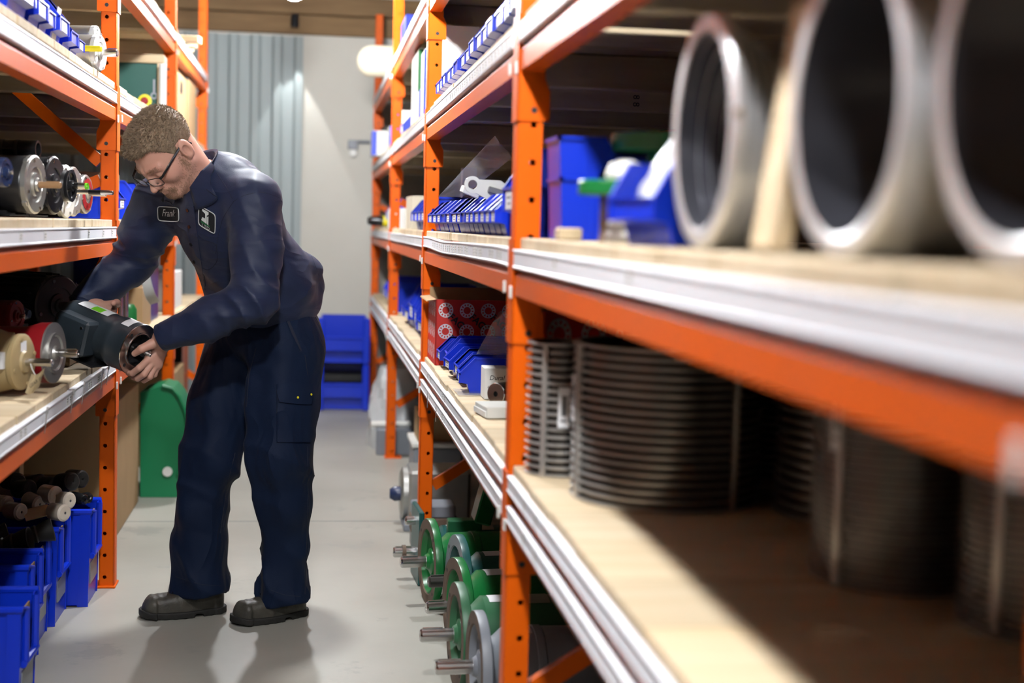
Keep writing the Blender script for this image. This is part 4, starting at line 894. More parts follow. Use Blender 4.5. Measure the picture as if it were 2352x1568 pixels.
# ================================================================ left floor and far left
def big_bin(label, x, y, w, D, h, rz=0.0, group='large blue bins on the left floor', card=True):
    """tall stacking bin with a cut-out front window closed by a card; front faces +x"""
    t = thing('stacking_bin', label, 'bin', (x, y, 0), rz, group); th = 0.004; hw = w/2; b = MB()
    for s in (-1, 1): b.prism([(-D, 0), (0.0, 0), (0.012, h), (-D-0.01, h)], 1, s*hw, s*(hw-th))
    b.box(-D, 0, -hw, hw, 0, th).prism([(-D, 0), (-D+th, 0), (-D-0.01+th, h), (-D-0.01, h)], 1, -hw, hw)
    b.prism([(0.0, 0), (0.007, h*0.52), (0.003, h*0.52), (-th, 0)], 1, -hw, hw)
    for s in (-1, 1): b.prism([(0.007, h*0.5), (0.012, h), (0.008, h), (0.003, h*0.5)], 1, s*hw, s*(hw-0.035))
    b.build('shell', 'blue', t)
    r = 0.010
    rim = MB()
    rim.tube([(0.014, -hw+0.035, h*0.53), (0.016, -hw+0.035, h-0.004), (0.016, -hw-0.002, h), (-D-0.012, -hw-0.002, h), (-D-0.012, hw+0.002, h), (0.016, hw+0.002, h), (0.016, hw-0.035, h-0.004), (0.014, hw-0.035, h*0.53)], r, 8)
    rim.tube([(0.012, -hw+0.02, h*0.52), (0.014, hw-0.02, h*0.52)], r, 8); rim.build('rim', 'blue', t)
    ribs = MB()
    for s in (-1, 1):
        for u in (0.25, 0.5, 0.75): ribs.box(-D*u-0.008, -D*u+0.008, s*hw, s*(hw+0.004), 0.0, h-0.01, c=0.001)
        ribs.prism([(-0.03, 0.0), (0.004, 0.0), (0.012, h*0.98), (-0.022, h*0.98)], 1, s*(hw-0.001), s*(hw+0.006))
    ribs.split('rib', 'blue', t)
    if card: MB().box(-0.004, 0.0, -hw+0.030, hw-0.030, h*0.50, h*0.93).build('card_insert', 'cardboard', t)
    MB().box(0.0035, 0.0075, -hw*0.7, hw*0.7, h*0.22, h*0.44).build('label_pocket', 'grey_paint', t)
    return t
BB = [(4.87, -0.720, 0.315), (4.64, -0.785, 0.305), (4.385, -0.80, 0.295), (4.14, -0.78, 0.305), (3.72, -0.715, 0.30)]
BL = ['large blue floor bin holding black knobs beside the left post', 'large blue floor bin heaped with white rollers', 'large blue floor bin holding dark offcuts', 'large blue floor bin with a smaller blue tray inside', 'nearest large blue floor bin with a brown card front']
for i, (y, x, h) in enumerate(BB): big_bin(BL[i], x, y, 0.20, 0.40, h)
def roller(label, p, d, r, L, m, grp):
    o = machine('roller', label, 'roller', p, d, group=grp)
    MB().lathe([(0.004, 0.0), (r*0.35, -0.002), (r*0.8, 0.0), (r, 0.006), (r, L-0.006), (r*0.8, L), (r*0.3, L), (0.004, L)], 24, d=(1, 0, 0)).build('tread', m, o)
    MB().lathe([(0, 0.004), (r*0.22, 0.004)], 14, d=(1, 0, 0)).build('hub_hole', 'ink_grey' if m == 'knob_white' else 'steel_dark', o); return o
rr = random.Random(11); k = 0
for (px_, py_, y) in ((162, 1150, 4.66), (130, 1138, 4.67), (92, 1158, 4.67), (20, 1158, 4.66), (150, 1178, 4.57), (50, 1176, 4.58)):
    p = at(px_, py_, y); roller('%s white roller from the right in the heaped blue bin' % ORD[k], p, (-0.75, 0.62, rr.uniform(-.2, .15)), 0.027 if k != 1 else 0.030, 0.065, 'knob_white', 'white rollers in a floor bin'); k += 1
k = 0
for (px_, py_, y) in ((168, 1105, 4.73), (190, 1100, 4.86), (130, 1118, 4.76), (44, 1108, 4.78), (95, 1108, 4.82), (70, 1122, 4.72), (205, 1142, 4.86), (195, 1148, 4.80)):
    p = at(px_, py_, y); roller('%s black rubber roller from the front of the left floor bins' % ORD[k], p, (-0.7, 0.65, rr.uniform(-.25, .1)), 0.030 if k < 6 else 0.019, 0.07, 'rubber' if k < 6 else 'black_plastic', 'black rollers in the floor bins'); k += 1
for i, (px_, py_, y, a) in enumerate(((98, 1222, 4.42, 0.2), (46, 1242, 4.33, -0.1), (-6, 1232, 4.43, 0.3))):
    t = machine('rubber_boot', ['dark tapered rubber boot on top of the third floor bin', 'dark ridged rubber boot in the third floor bin', 'leftmost dark rubber boot in the third floor bin'][i], 'rubber part', at(px_, py_, y), (math.cos(a), math.sin(a), 0.25)); MB().lathe([(0.012, -0.07), (0.020, -0.07), (0.022, -0.05), (0.019, -0.045), (0.028, -0.02), (0.025, -0.015), (0.036, 0.03), (0.032, 0.032), (0.012, -0.06)], 24, d=(1, 0, 0)).build('bellows', 'rubber', t)
o = MB().box(-0.11, 0.11, -0.075, 0.075, 0, 0.004, c=0.001).build('label_board', 'tag_paper', None, loc=at(85, 1178, 4.60)); o.rotation_euler = (0.5, -0.2, 0.3); o.scale = (0.35, 0.35, 1); tag(o, 'small printed buff board lying on the white rollers', 'card')
t = bin_at(-0.90, 4.13, 0.16, 0.15, 0.2, 0.12, 'small blue tray sitting inside the fourth large floor bin', side=-1, card=False, parts=False)
# black crate and cartons behind the floor bins
carton(-1.55, -1.0, 5.12, 5.19, 0.0, 0.55, 'tall brown carton panel behind the left floor bins', tape=False)
carton(-1.60, -1.25, 4.45, 4.75, 0.0, 0.36, 'brown carton with a buff label behind the white rollers', tape=False)
carton(-1.12, -0.86, 5.28, 5.5, 0.0, 0.31, 'black plastic crate behind the first floor bin', cat='crate', m='black_plastic', tape=False, name='crate')
carton(-1.62, -0.765, 5.75, 6.55, 0.003, 0.54, 'big open brown carton on the floor past the near left post', flap=0.0, tape=False)
# green curved guard
t = thing('green_guard', 'rounded green plastic guard standing on the floor beside the big carton', 'machine guard', (0, 0, 0))
ol = [(322, 902), (372, 886), (396, 893), (412, 912), (425, 945), (432, 985), (430, 1022), (418, 1058), (408, 1090), (322, 1092)]
P = [at(x, y, 6.66) for x, y in ol]
MB().prism([(p.x, p.z if i < 8 else 0.001) for i, p in enumerate(P)], 1, 6.66, 6.98).build('shell', 'green_plastic', t, 20)
pts = [at(x, y, 6.65) for x, y in ol[1:9]]; MB().tube(pts, 0.008, 8).build('edge_bead', 'green_plastic', t)
MB().lathe([(0, 0), (0.022, 0), (0.022, 0.012), (0, 0.012)], 16, at(385, 1082, 6.66), (0, -1, 0)).build('foot', 'white_plastic', t)
# low left shelf past the near post
z = ZL0
t = thing('chrome_tubes', 'bundle of chrome tubes standing on the low left shelf past the post', 'tubes', (-0.72, 5.55, z)); b = MB()
for i, (dx, dy, h) in enumerate(((0, 0, 0.30), (-0.035, 0.03, 0.27), (0.01, 0.07, 0.28), (-0.06, -0.01, 0.25))): MB().lathe([(0.010, 0), (0.013, 0), (0.013, h), (0.010, h)], 16, (dx, dy, 0)).build('tube', 'steel', t)
o = MB().lathe([(0, 0), (0.03, 0), (0.032, 0.01), (0.032, 0.10), (0.02, 0.12), (0, 0.12)], 20).build('green_can', 'green', None, loc=(-0.725, 5.85, z)); tag(o, 'small green can beside the chrome tubes', 'can')
t = thing('paper_sheet', 'long white curling paper sheet hanging over the low left shelf', 'paper', (0, 0, 0)); vs = []
for i in range(9):
    v = i/8; w0 = at(322+10*v+(14*v**6), 610+90*v, 6.0); w1 = at(338+20*v+(10*v**6), 606+86*v, 6.0-0.05*v); vs += [w0, w1]
MB().add(vs, [(2*i, 2*i+1, 2*i+3, 2*i+2) for i in range(8)]).build('sheet', 'paper', t, 60)
carton(-1.0, -0.71, 6.2, 6.5, z, z+0.17, 'brown carton on the low left shelf behind the paper sheet')
carton(-1.05, -0.72, 6.55, 6.9, z, z+0.34, 'blue crate on the low left shelf behind the man', m='blue_dark', tape=False, name='crate', cat='crate')
carton(-1.1, -0.70, 7.3, 7.9, z, z+0.19, 'pale pink carton on the low left shelf beyond the second post', m='paper', tape=False)
carton(-1.1, -0.72, 7.5, 8.3, 0.0, 0.46, 'tall brown carton on the floor beyond the second left post', tape=False)
carton(-1.1, -0.74, 8.4, 8.8, 0.0, 0.60, 'black crate on the floor at the far end of the left rack', m='black_plastic', tape=False, name='crate', cat='crate')
# upper left shelf past the near post: green control panel, cabinet, timber offcuts
t = thing('control_panel', 'dark green machine panel with yellow stop button on the upper left shelf', 'panel', (0, 0, 0)); y = 6.6
a = at(268, 260, y); c = at(362, 146, y)
MB().box(a.x, c.x, y, y+0.10, ZL2, c.z, c=0.004).build('cabinet', 'machine_green', t); MB().box(a.x-0.02, c.x+0.03, y-0.01, y+0.12, c.z, c.z+0.04, c=0.004).build('top_rail', 'plank', t)
MB().box(c.x, c.x+0.025, y-0.01, y+0.02, ZL2, c.z).build('edge_board', 'plank', t)
p = at(333, 232, y-0.001); MB().lathe([(0.030, 0), (0.030, 0.006), (0.017, 0.007), (0, 0.007)], 28, p, (0, -1, 0)).build('yellow_ring', 'yellow', t); MB().lathe([(0.015, 0.006), (0.016, 0.02), (0.012, 0.024), (0, 0.024)], 24, p, (0, -1, 0)).build('stop_button', 'red_paint', t)
p = at(354, 198, y-0.003); MB().box(-0.005, 0.005, -0.003, 0, -0.035, 0.03, T=Matrix.Translation(p)).lathe([(0.008, 0), (0.016, 0), (0.016, 0.004), (0.008, 0.004)], 16, p+Vector((0, 0, -0.042)), (0, -1, 0)).build('wrench_sign', 'grey_paint', t)
p = at(374, 200, 6.55); o = MB().cyl((p.x, 6.55, ZL2), (p.x, 6.55, ZL2+0.225), 0.017, 16, c=0.002).build('white_tube', 'white_plastic', None); tag(o, 'white tube standing beside the green control panel', 'tube')
t = carton(-0.93, -0.69, 7.45, 7.95, ZL2, ZL2+0.29, 'tall pale carton with a square hand hole on the upper left shelf', m='cardboard', tape=False)
MB().box(0.12-0.0005, 0.1212, -0.10, 0.02, 0.19, 0.25).build('hand_hole', 'ink', t); MB().box(-0.06, 0.06, -0.2512, -0.2498, 0.17, 0.24).build('hand_hole', 'rust_brown', t)
carton(-0.92, -0.69, 8.1, 8.6, ZL2, ZL2+0.31, 'second pale carton farther along the upper left shelf', m='cardboard', tape=False)
for i in range(4):
    o = MB().box(-0.5, 0.06-0.03*i, 0, 0.09, 0, 0.035, c=0.003).build('timber_offcut', 'plank', None, loc=(-0.66, 7.6+0.22*i, 2.1785+0.0)); o.rotation_euler = (0, 0, 0.12*(i-1)); tag(o, '%s loose timber offcut from the near end of the highest left shelf' % ORD[i], 'timber', 'timber offcuts')
# ================================================================ at the end wall
def stack_bin(label, x, y, z):
    t = thing('hopper_bin', label, 'bin', (x, y, z), group='blue hopper bins stacked by the end wall'); w, D, h = 0.31, 0.36, 0.318; hw = w/2; th = 0.006; b = MB()
    for s in (-1, 1): b.box(s*hw, s*(hw-0.008), 0.0, D, 0, h)
    b.box(-hw, hw, 0.05, D, 0.0, th).box(-hw, hw, D-th, D, 0, h).box(-hw, hw, 0.050, 0.056, 0.0, 0.095).box(-hw, hw, 0.0, 0.056, 0.088, 0.095)
    b.build('shell', 'blue', t)
    MB().box(-hw, hw, -0.008, 0.0, 0.088, 0.185, c=0.003).box(-hw+0.02, hw-0.02, -0.016, -0.004, 0.168, 0.190, c=0.005).build('front_panel', 'blue', t)
    rim = MB()
    for s in (-1, 1): rim.box(s*hw-0.028, s*hw+0.020, -0.014, 0.03, 0.0, h-0.004, c=0.008)
    rim.split('corner_post', 'blue', t)
    if z < 0.1: MB().box(-hw+0.012, hw-0.012, 0.07, D-0.01, 0.01, 0.25, c=0.01).build('parts_or_shade_fill', 'black_plastic', t)  # black block put in as painted shade to darken the lower bin's opening
    return t
for i in range(2): stack_bin(['lower', 'upper'][i]+' blue hopper bin stacked at the end of the aisle', 0.215, 9.80, 0.3185*i)
o = thing('socket_box', 'small grey electrical box on the end wall', 'electrical box', (0.0, 0, 0)); p = at(810, 340, WALL_Y)
MB().box(p.x-0.035, p.x+0.035, WALL_Y-0.04, WALL_Y, p.z-0.01, p.z+0.055, c=0.004).build('box_body', 'grey_paint', o); MB().box(p.x-0.022, p.x+0.03, WALL_Y-0.03, WALL_Y, p.z-0.06, p.z-0.012, c=0.004).build('plug', 'white_plastic', o)
o2 = MB().cyl((p.x+0.035, WALL_Y-0.015, p.z+0.045), (1.2, WALL_Y-0.015, p.z+0.045), 0.012, 10).build('conduit', 'grey_paint', o)
# ================================================================ the man: signed distance modelling, meshed by surface nets
def V3(p): return np.array(p, float)
def A(px, py, Y): return V3(at(px, py, Y))
def smin(a, b, k):
    h = np.clip(0.5+0.5*(b-a)/k, 0, 1); return b*(1-h)+a*h-k*h*(1-h)
def smax(a, b, k): return -smin(-a, -b, k)
def cone(p, a, b, ra, rb):
    ab = b-a; t = np.clip(((p-a)@ab)/(ab@ab), 0, 1); return np.linalg.norm(p-a-t[:, None]*ab, axis=1)-(ra+(rb-ra)*t)
def chain(p, pts, rs, k=0.01):
    d = None
    for i in range(len(pts)-1):
        c = cone(p, pts[i], pts[i+1], rs[i], rs[i+1]); d = c if d is None else smin(d, c, k)
    return d
def ell(p, c, r, M=None):
    q = p-c
    if M is not None: q = q@M
    r = V3(r); k0 = np.linalg.norm(q/r, axis=1); k1 = np.linalg.norm(q/(r*r), axis=1)
    return k0*(k0-1.0)/np.maximum(k1, 1e-9)
def basis(fwd, up):
    f = V3(fwd); f /= np.linalg.norm(f); u = V3(up); u = u-f*(u@f); u /= np.linalg.norm(u); l = np.cross(u, f)
    return np.stack([l, f, u], axis=1)          # columns: left, forward, up
def snoise(p, s, seed=0):
    """smooth pseudo noise from warped sines, about -1..1"""
    r = np.random.RandomState(seed); o = 0; q = p*s
    for i in range(2):
        w = r.normal(size=(3, 3)); ph = r.uniform(0, 6.28, 3)
        o = o+np.sin(q@w[0]+ph[0]+1.3*np.sin(q@w[1]+ph[1]))*0.5
    return o
def nets(sdf, lo, hi, h, block=22):
    lo = V3(lo); hi = V3(hi); n = np.ceil((hi-lo)/h).astype(int)+1; nb = np.ceil(n/block).astype(int)
    bi = np.stack(np.meshgrid(*[np.arange(k) for k in nb], indexing='ij'), -1).reshape(-1, 3)
    cen = lo+(bi*block+block/2)*h; d = sdf(cen); keep = np.abs(d) < block*h*0.5*1.75*1.35+0.01
    bi = bi[keep]; NX, NY, NZ = (nb*block+3)
    g = np.stack(np.meshgrid(*[np.arange(-1, block+1)]*3, indexing='ij'), -1)           # corner lattice, one cell of margin
    ids, vts, quads = [], [], []
    cid = lambda c: ((c[..., 0]+1)*(NY+2)+(c[..., 1]+1))*(NZ+2)+(c[..., 2]+1)
    co = np.array([(0, 0, 0), (1, 0, 0), (0, 1, 0), (1, 1, 0), (0, 0, 1), (1, 0, 1), (0, 1, 1), (1, 1, 1)])
    ed = [(0, 1), (2, 3), (4, 5), (6, 7), (0, 2), (1, 3), (4, 6), (5, 7), (0, 4), (1, 5), (2, 6), (3, 7)]
    S = block+2
    for b in bi:
        gi = g+b*block; f = sdf((lo+gi.reshape(-1, 3)*h)).reshape(S, S, S)
        ins = f < 0
        if ins.all() or not ins.any(): continue
        m = S-1; cs = np.stack([f[o[0]:o[0]+m, o[1]:o[1]+m, o[2]:o[2]+m] for o in co], -1); ci = cs < 0
        act = ci.any(-1) & ~ci.all(-1); own = act.copy(); own[0, :, :] = False; own[:, 0, :] = False; own[:, :, 0] = False
        idx = np.argwhere(own)
        if len(idx):
            v = cs[own]; acc = np.zeros((len(idx), 3)); cnt = np.zeros(len(idx))
            for (i, j) in ed:
                cr = (v[:, i] < 0) != (v[:, j] < 0); t = np.where(cr, v[:, i]/np.where(cr, v[:, i]-v[:, j], 1), 0)
                acc += cr[:, None]*(co[i]+t[:, None]*(co[j]-co[i])); cnt += cr
            gc = gi[tuple(idx.T)]; ids.append(cid(gc)); vts.append(lo+(gc+acc/cnt[:, None])*h)
        for ax in range(3):
            u, w_ = [(1, 2), (2, 0), (0, 1)][ax]; sl0 = [slice(1, S-1)]*3; sl1 = [slice(1, S-1)]*3; sl1[ax] = slice(2, S)
            a, c = ins[tuple(sl0)], ins[tuple(sl1)]; e = np.argwhere(a != c)
            if not len(e): continue
            inside = a[tuple(e.T)]; gp = gi[tuple((e+1).T)]; U = np.eye(3, dtype=int)[u]; Wv = np.eye(3, dtype=int)[w_]
            q = np.stack([cid(gp), cid(gp-U), cid(gp-U-Wv), cid(gp-Wv)], 1); q[~inside] = q[~inside][:, ::-1]; quads.append(q)
    ids = np.concatenate(ids); vts = np.concatenate(vts); q = np.concatenate(quads)
    o = np.argsort(ids); ids = ids[o]; vts = vts[o]; pos = np.searchsorted(ids, q); pos = np.minimum(pos, len(ids)-1); ok = (ids[pos] == q).all(1)
    return vts, pos[ok]
def npmesh(name, parts, mats, smooth_it=0):
    """parts: list of (verts, quads, material index)"""
    vs = []; fs = []; mi = []; o = 0
    for v, q, m in parts: vs.append(v); fs.append(q+o); mi.append(np.full(len(q), m)); o += len(v)
    v = np.concatenate(vs); f = np.concatenate(fs); mi = np.concatenate(mi)
    for _ in range(smooth_it):
        acc = np.zeros_like(v); cnt = np.zeros(len(v))
        for a, b in ((0, 1), (1, 2), (2, 3), (3, 0)):
            np.add.at(acc, f[:, a], v[f[:, b]]); np.add.at(acc, f[:, b], v[f[:, a]]); np.add.at(cnt, f[:, a], 1); np.add.at(cnt, f[:, b], 1)
        v = 0.5*v+0.5*acc/np.maximum(cnt, 1)[:, None]
    me = bpy.data.meshes.new(name); n, k = len(v), len(f)
    me.vertices.add(n); me.vertices.foreach_set('co', v.astype(np.float32).ravel()); me.loops.add(4*k); me.loops.foreach_set('vertex_index', f.astype(np.int32).ravel())
    me.polygons.add(k); me.polygons.foreach_set('loop_start', np.arange(0, 4*k, 4, dtype=np.int32)); me.polygons.foreach_set('loop_total', np.full(k, 4, dtype=np.int32))
    me.polygons.foreach_set('use_smooth', np.ones(k, dtype=bool)); me.polygons.foreach_set('material_index', mi.astype(np.int32)); me.update(calc_edges=True); me.validate()
    for m_ in ([mats] if isinstance(mats, str) else mats): me.materials.append(MATS[m_])
    return me
def nbuild(name, parts, mats, parent, it=0):
    o = bpy.data.objects.new(name, npmesh(name, parts, mats, it)); COL.objects.link(o); o.parent = parent; return o
mat('skin', (0.56, 0.325, 0.245), 0.46, col2=(0.52, 0.25, 0.185), nscale=22, namt=0.35, bump=0.05, bscale=350, spec=0.35)
mat('lip', (0.46, 0.16, 0.12), 0.45)
mat('hair', (0.125, 0.080, 0.047), 0.48, col2=(0.36, 0.265, 0.17), nscale=80, namt=0.3, bump=0.6, bscale=420, stretch=(1, 1, 0.35))
mat('stubble', (0.34, 0.20, 0.125), 0.7, col2=(0.22, 0.125, 0.075), nscale=260, namt=0.2)
mat('navy_shirt', (0.0085, 0.0150, 0.044), 0.55, col2=(0.011, 0.0195, 0.056), nscale=9, namt=0.4, bump=0.10, bscale=420, sheen=0.06, spec=0.4, wrinkle=(4.2, 0.6, (1.0, 1.0, 2.4), (0.3, 0.75, 0.0)))
mat('navy_trousers', (0.0022, 0.0080, 0.027), 0.70, col2=(0.0035, 0.0115, 0.037), nscale=7, namt=0.5, bump=0.14, bscale=380, wear=(0.030, 0.040, 0.055), wscale=4.0, wamt=0.70, sheen=0.03, spec=0.22, wrinkle=(4.5, 0.8, (1.8, 1.8, 0.9), (0.0, 0.35, 0.0)))
mat('seam', (0.010, 0.014, 0.030), 0.8)
mat('boot_leather', (0.022, 0.020, 0.016), 0.48, col2=(0.085, 0.078, 0.062), nscale=18, namt=0.62, bump=0.25, bscale=70, wear=(0.10, 0.085, 0.065), wscale=18, wamt=0.64)
mat('boot_sole', (0.016, 0.015, 0.013), 0.7, bump=0.2, bscale=60)
mat('patch_black', (0.006, 0.008, 0.011), 0.7)
mat('thread_white', (0.62, 0.64, 0.62), 0.7)
mat('thread_green', (0.012, 0.16, 0.05), 0.7)
mat('undershirt', (0.25, 0.27, 0.29), 0.8)
mat('lens', (0.9, 0.95, 1.0), 0.03, alpha=0.10, spec=0.9)
mat('nail', (0.62, 0.36, 0.28), 0.3)
MAN = thing('person', 'man in navy shirt and cargo trousers lifting a motor off the shelf', 'person', tuple(at(560, 1400, 4.6).xy)+(0.0,))
MANW = Vector(MAN.location)
# ---- joints (shared by body and clothes)
J = dict(pel=A(612, 742, 4.68), hipR=A(553, 812, 4.76), hipL=A(655, 812, 4.60), kneeR=A(478, 1075, 4.66), kneeL=A(640, 1075, 4.54),
         ankR=A(462, 1345, 4.68), ankL=A(655, 1352, 4.61), chest=A(520, 520, 4.53), neck=A(462, 405, 4.47), waist=A(600, 660, 4.64),
         shL=A(583, 462, 4.37), shR=A(362, 462, 4.62), elL=A(583, 688, 4.30), wrL=A(377, 773, 4.355), elR=A(306, 600, 4.72), wrR=A(186, 700, 4.64), head=A(377, 344, 4.38))
T_L = basis((-0.64, -0.64, -0.35), J['chest']-J['pel'])          # torso frame, columns left/front/up
def torso(p, g=0.0):
    c, w_, pe = J['chest'], J['waist'], J['pel']; M = T_L
    d = ell(p, c+M@V3((0, -0.012, 0.02)), (0.185+g, 0.125+g, 0.20+g), M)
    d = smin(d, ell(p, w_+M@V3((0, 0.005, 0.03)), (0.175+g, 0.135+g, 0.17+g), M), 0.08)
    d = smin(d, ell(p, J['neck']+M@V3((0, -0.03, -0.055)), (0.17+g, 0.075+g, 0.07+g), M), 0.06)
    return d
# ---- shirt
def fold_bands(p, a, b, amp, freq, seed):
    """ring-like gathers around the axis a-b"""
    ab = b-a; L = np.linalg.norm(ab); ax = ab/L; s = (p-a)@ax; q = p-a-s[:, None]*ax
    e1 = np.cross(ax, V3((0.3, 0.5, 0.8))); e1 /= np.linalg.norm(e1); e2 = np.cross(ax, e1); th = np.arctan2(q@e2, q@e1)
    r = np.random.RandomState(seed); ph = r.uniform(0, 6.28, 5)
    w_ = 1-np.abs(np.sin(0.5*(freq*s+1.9*np.sin(th+ph[0])+1.1*np.sin(2*th+ph[1])+2.4*snoise(p, 7, seed)))); return amp*2.2*(w_**1.6-0.25)*(0.55+0.45*np.sin(th+ph[2]+s*9))
def shirt_sdf(p):
    d = torso(p, 0.012)
    # bloused bottom over the waistband
    hem = A(603, 715, 4.66); M = T_L
    d = smin(d, ell(p, hem+V3((0.0, 0.0, 0.015)), (0.176, 0.160, 0.088), basis((-0.72, -0.69, 0), (0, 0, 1))), 0.05)
    d = smin(d, ell(p, A(700, 640, 4.66), (0.055, 0.07, 0.085)), 0.05)
    d = smin(d, cone(p, J['neck']+V3((0.02, 0.0, -0.045)), J['shL']+V3((0, 0.02, 0.0)), 0.058, 0.072), 0.05)
    # drag folds: from the shoulders to the waist, deeper near the hem
    q = p-J['chest']; u = q@T_L[:, 2]; v = q@T_L[:, 0]; f = q@T_L[:, 1]
    low = np.clip((-u-0.02)/0.22, 0, 1)
    d = d-0.0065*low*np.sin(34*v+26*u+2.2*snoise(p, 6, 9))-0.004*np.sin(17*v-22*u+1.8*snoise(p, 5, 2))*(0.4+low)-0.0022*snoise(p, 24, 6)
    # gathered ridges across the back of the waist
    bk = np.exp(-np.sum((p-A(690, 610, 4.66))**2, axis=1)/0.014); d = d-0.009*bk*np.sin(62*(q@V3((0.45, 0.2, 0.85)))+1.5*snoise(p, 7, 8))
    # openings at hem and neck
    hn = V3((0.12, -0.02, 0.99)); d = smax(d, -((p-A(603, 752, 4.66))@hn), 0.012)
    nk = J['neck']-J['chest']; nk /= np.linalg.norm(nk); nk2 = V3((-0.42, -0.30, 0.86)); nk2 /= np.linalg.norm(nk2)
    d = smax(d, -cone(p, J['neck']-nk2*0.05, J['neck']+nk2*0.12, 0.060, 0.075), 0.006)
    # shoulders and sleeves
    aL = chain(p, [J['shL'], (J['shL']+J['elL'])/2+V3((0.008, 0, 0)), J['elL'], (J['elL']*0.5+J['wrL']*0.5)+V3((0, 0, -0.004)), J['wrL']], [0.078, 0.075, 0.069, 0.060, 0.043], 0.03)
    aR = chain(p, [J['shR'], (J['shR']+J['elR'])/2, J['elR'], (J['elR']+J['wrR'])/2, J['wrR']], [0.080, 0.075, 0.067, 0.058, 0.043], 0.03)
    nl = np.exp(-np.linalg.norm(p-J['elL'], axis=1)**2/0.010); nr = np.exp(-np.linalg.norm(p-J['elR'], axis=1)**2/0.012)
    aL = aL-fold_bands(p, J['shL'], J['elL'], 0.0050, 92, 3)*(0.35+1.4*nl)-fold_bands(p, J['elL'], J['wrL'], 0.0048, 112, 4)*(0.6+1.1*nl)
    aR = aR-fold_bands(p, J['shR'], J['wrR'], 0.0055, 92, 5)*(0.6+1.0*nr)
    d = smin(d, aR, 0.05); d = smin(d, aL, 0.035)
    for w_, e in (('wrL', 'elL'), ('wrR', 'elR')):
        ax = J[w_]-J[e]; ax /= np.linalg.norm(ax); near = np.linalg.norm(p-J[w_], axis=1) < 0.12
        d = np.where(near, smax(d, (p-J[w_])@ax-0.004, 0.004), d)
    return d
def bbox(ps, m): ps = np.array(ps); return ps.min(0)-m, ps.max(0)+m
lo, hi = bbox([J[k] for k in ('shL', 'shR', 'elL', 'elR', 'wrL', 'wrR', 'neck', 'pel')], 0.20); lo[2] = J['pel'][2]-0.08
sv, sq = nets(shirt_sdf, lo, hi, 0.0072)
sv0 = sv.copy()
def to_man(v): return v-np.array(MANW)
shirt = nbuild('shirt', [(to_man(sv), sq, 0)], 'navy_shirt', MAN, 1)
SHB = BVHTree.FromPolygons([tuple(v) for v in sv], [tuple(int(i) for i in q) for q in sq])
# ---- trousers
def trouser_sdf(p):
    d = ell(p, A(612, 752, 4.68), (0.175, 0.150, 0.135), basis((-0.80, -0.60, 0), (0, 0, 1)))
    d = smin(d, ell(p, A(668, 795, 4.70), (0.10, 0.12, 0.12)), 0.06)
    R = [A(548, 810, 4.74), A(512, 930, 4.70), A(482, 1060, 4.66), A(463, 1160, 4.67), A(457, 1255, 4.68), A(459, 1352, 4.67)]
    L = [A(655, 810, 4.60), A(646, 930, 4.57), A(640, 1050, 4.54), A(650, 1150, 4.57), A(656, 1255, 4.60), A(651, 1372, 4.60)]
    r_ = chain(p, R, [0.112, 0.104, 0.094, 0.083, 0.083, 0.093], 0.03); l_ = chain(p, L, [0.118, 0.110, 0.100, 0.084, 0.072, 0.085], 0.03)
    def legf(p, pts, sd):
        z = p[:, 2]; kz = pts[2][2]; az = pts[5][2]
        kn = np.exp(-((z-kz+0.03)/0.13)**2); an = np.exp(-((z-az-0.06)/0.09)**2)
        rg = lambda t: (1-np.abs(np.sin(0.5*t)))**1.7-0.3
        o = 0.013*kn*rg(44*z+18*(p[:, 0]+p[:, 1])+2.6*snoise(p, 6, sd))+0.014*an*rg(58*z+22*(p[:, 0]-p[:, 1])+2.6*snoise(p, 8, sd+1))
        return o+0.0065*np.sin(40*p[:, 0]-28*p[:, 1]+6*z+2.2*snoise(p*V3((1, 1, 0.3)), 6, sd+2))
    r_ = r_-legf(p, R, 21); l_ = l_-legf(p, L, 31)
    legs = smin(r_, l_, 0.018); d = smin(d, legs, 0.05)
    q = p-A(590, 850, 4.6); d = d-0.006*np.exp(-np.sum(q*q, axis=1)/0.012)*np.sin(70*p[:, 2]+40*p[:, 0]+2*snoise(p, 8, 14))-0.0018*snoise(p, 26, 7)
    for c, h_ in ((R[5], A(460, 1358, 4.68)), (L[5], A(651, 1382, 4.60))):
        near = np.linalg.norm((p-c)[:, :2], axis=1) < 0.15
        hz = h_[2]+0.05*(p[:, 0]-c[0])+0.006*np.sin(30*p[:, 0]+20*p[:, 1])
        d = np.where(near & (p[:, 2] < c[2]+0.2), smax(d, hz-p[:, 2], 0.004), d)
        inner = cone(p, c+V3((0, 0, -0.12)), c+V3((0, 0, 0.03)), 0.052, 0.035); d = np.where(near, smax(d, -inner, 0.004), d)
    return d
lo, hi = bbox([J['pel'], J['hipL'], J['hipR'], A(455, 1340, 4.68), A(655, 1380, 4.60)], 0.20); lo[2] = 0.03
tv, tq = nets(trouser_sdf, lo, hi, 0.0075)
trousers = nbuild('trousers', [(to_man(tv), tq, 0)], 'navy_trousers', MAN, 1)
TRB = BVHTree.FromPolygons([tuple(v) for v in tv], [tuple(int(i) for i in q) for q in tq])
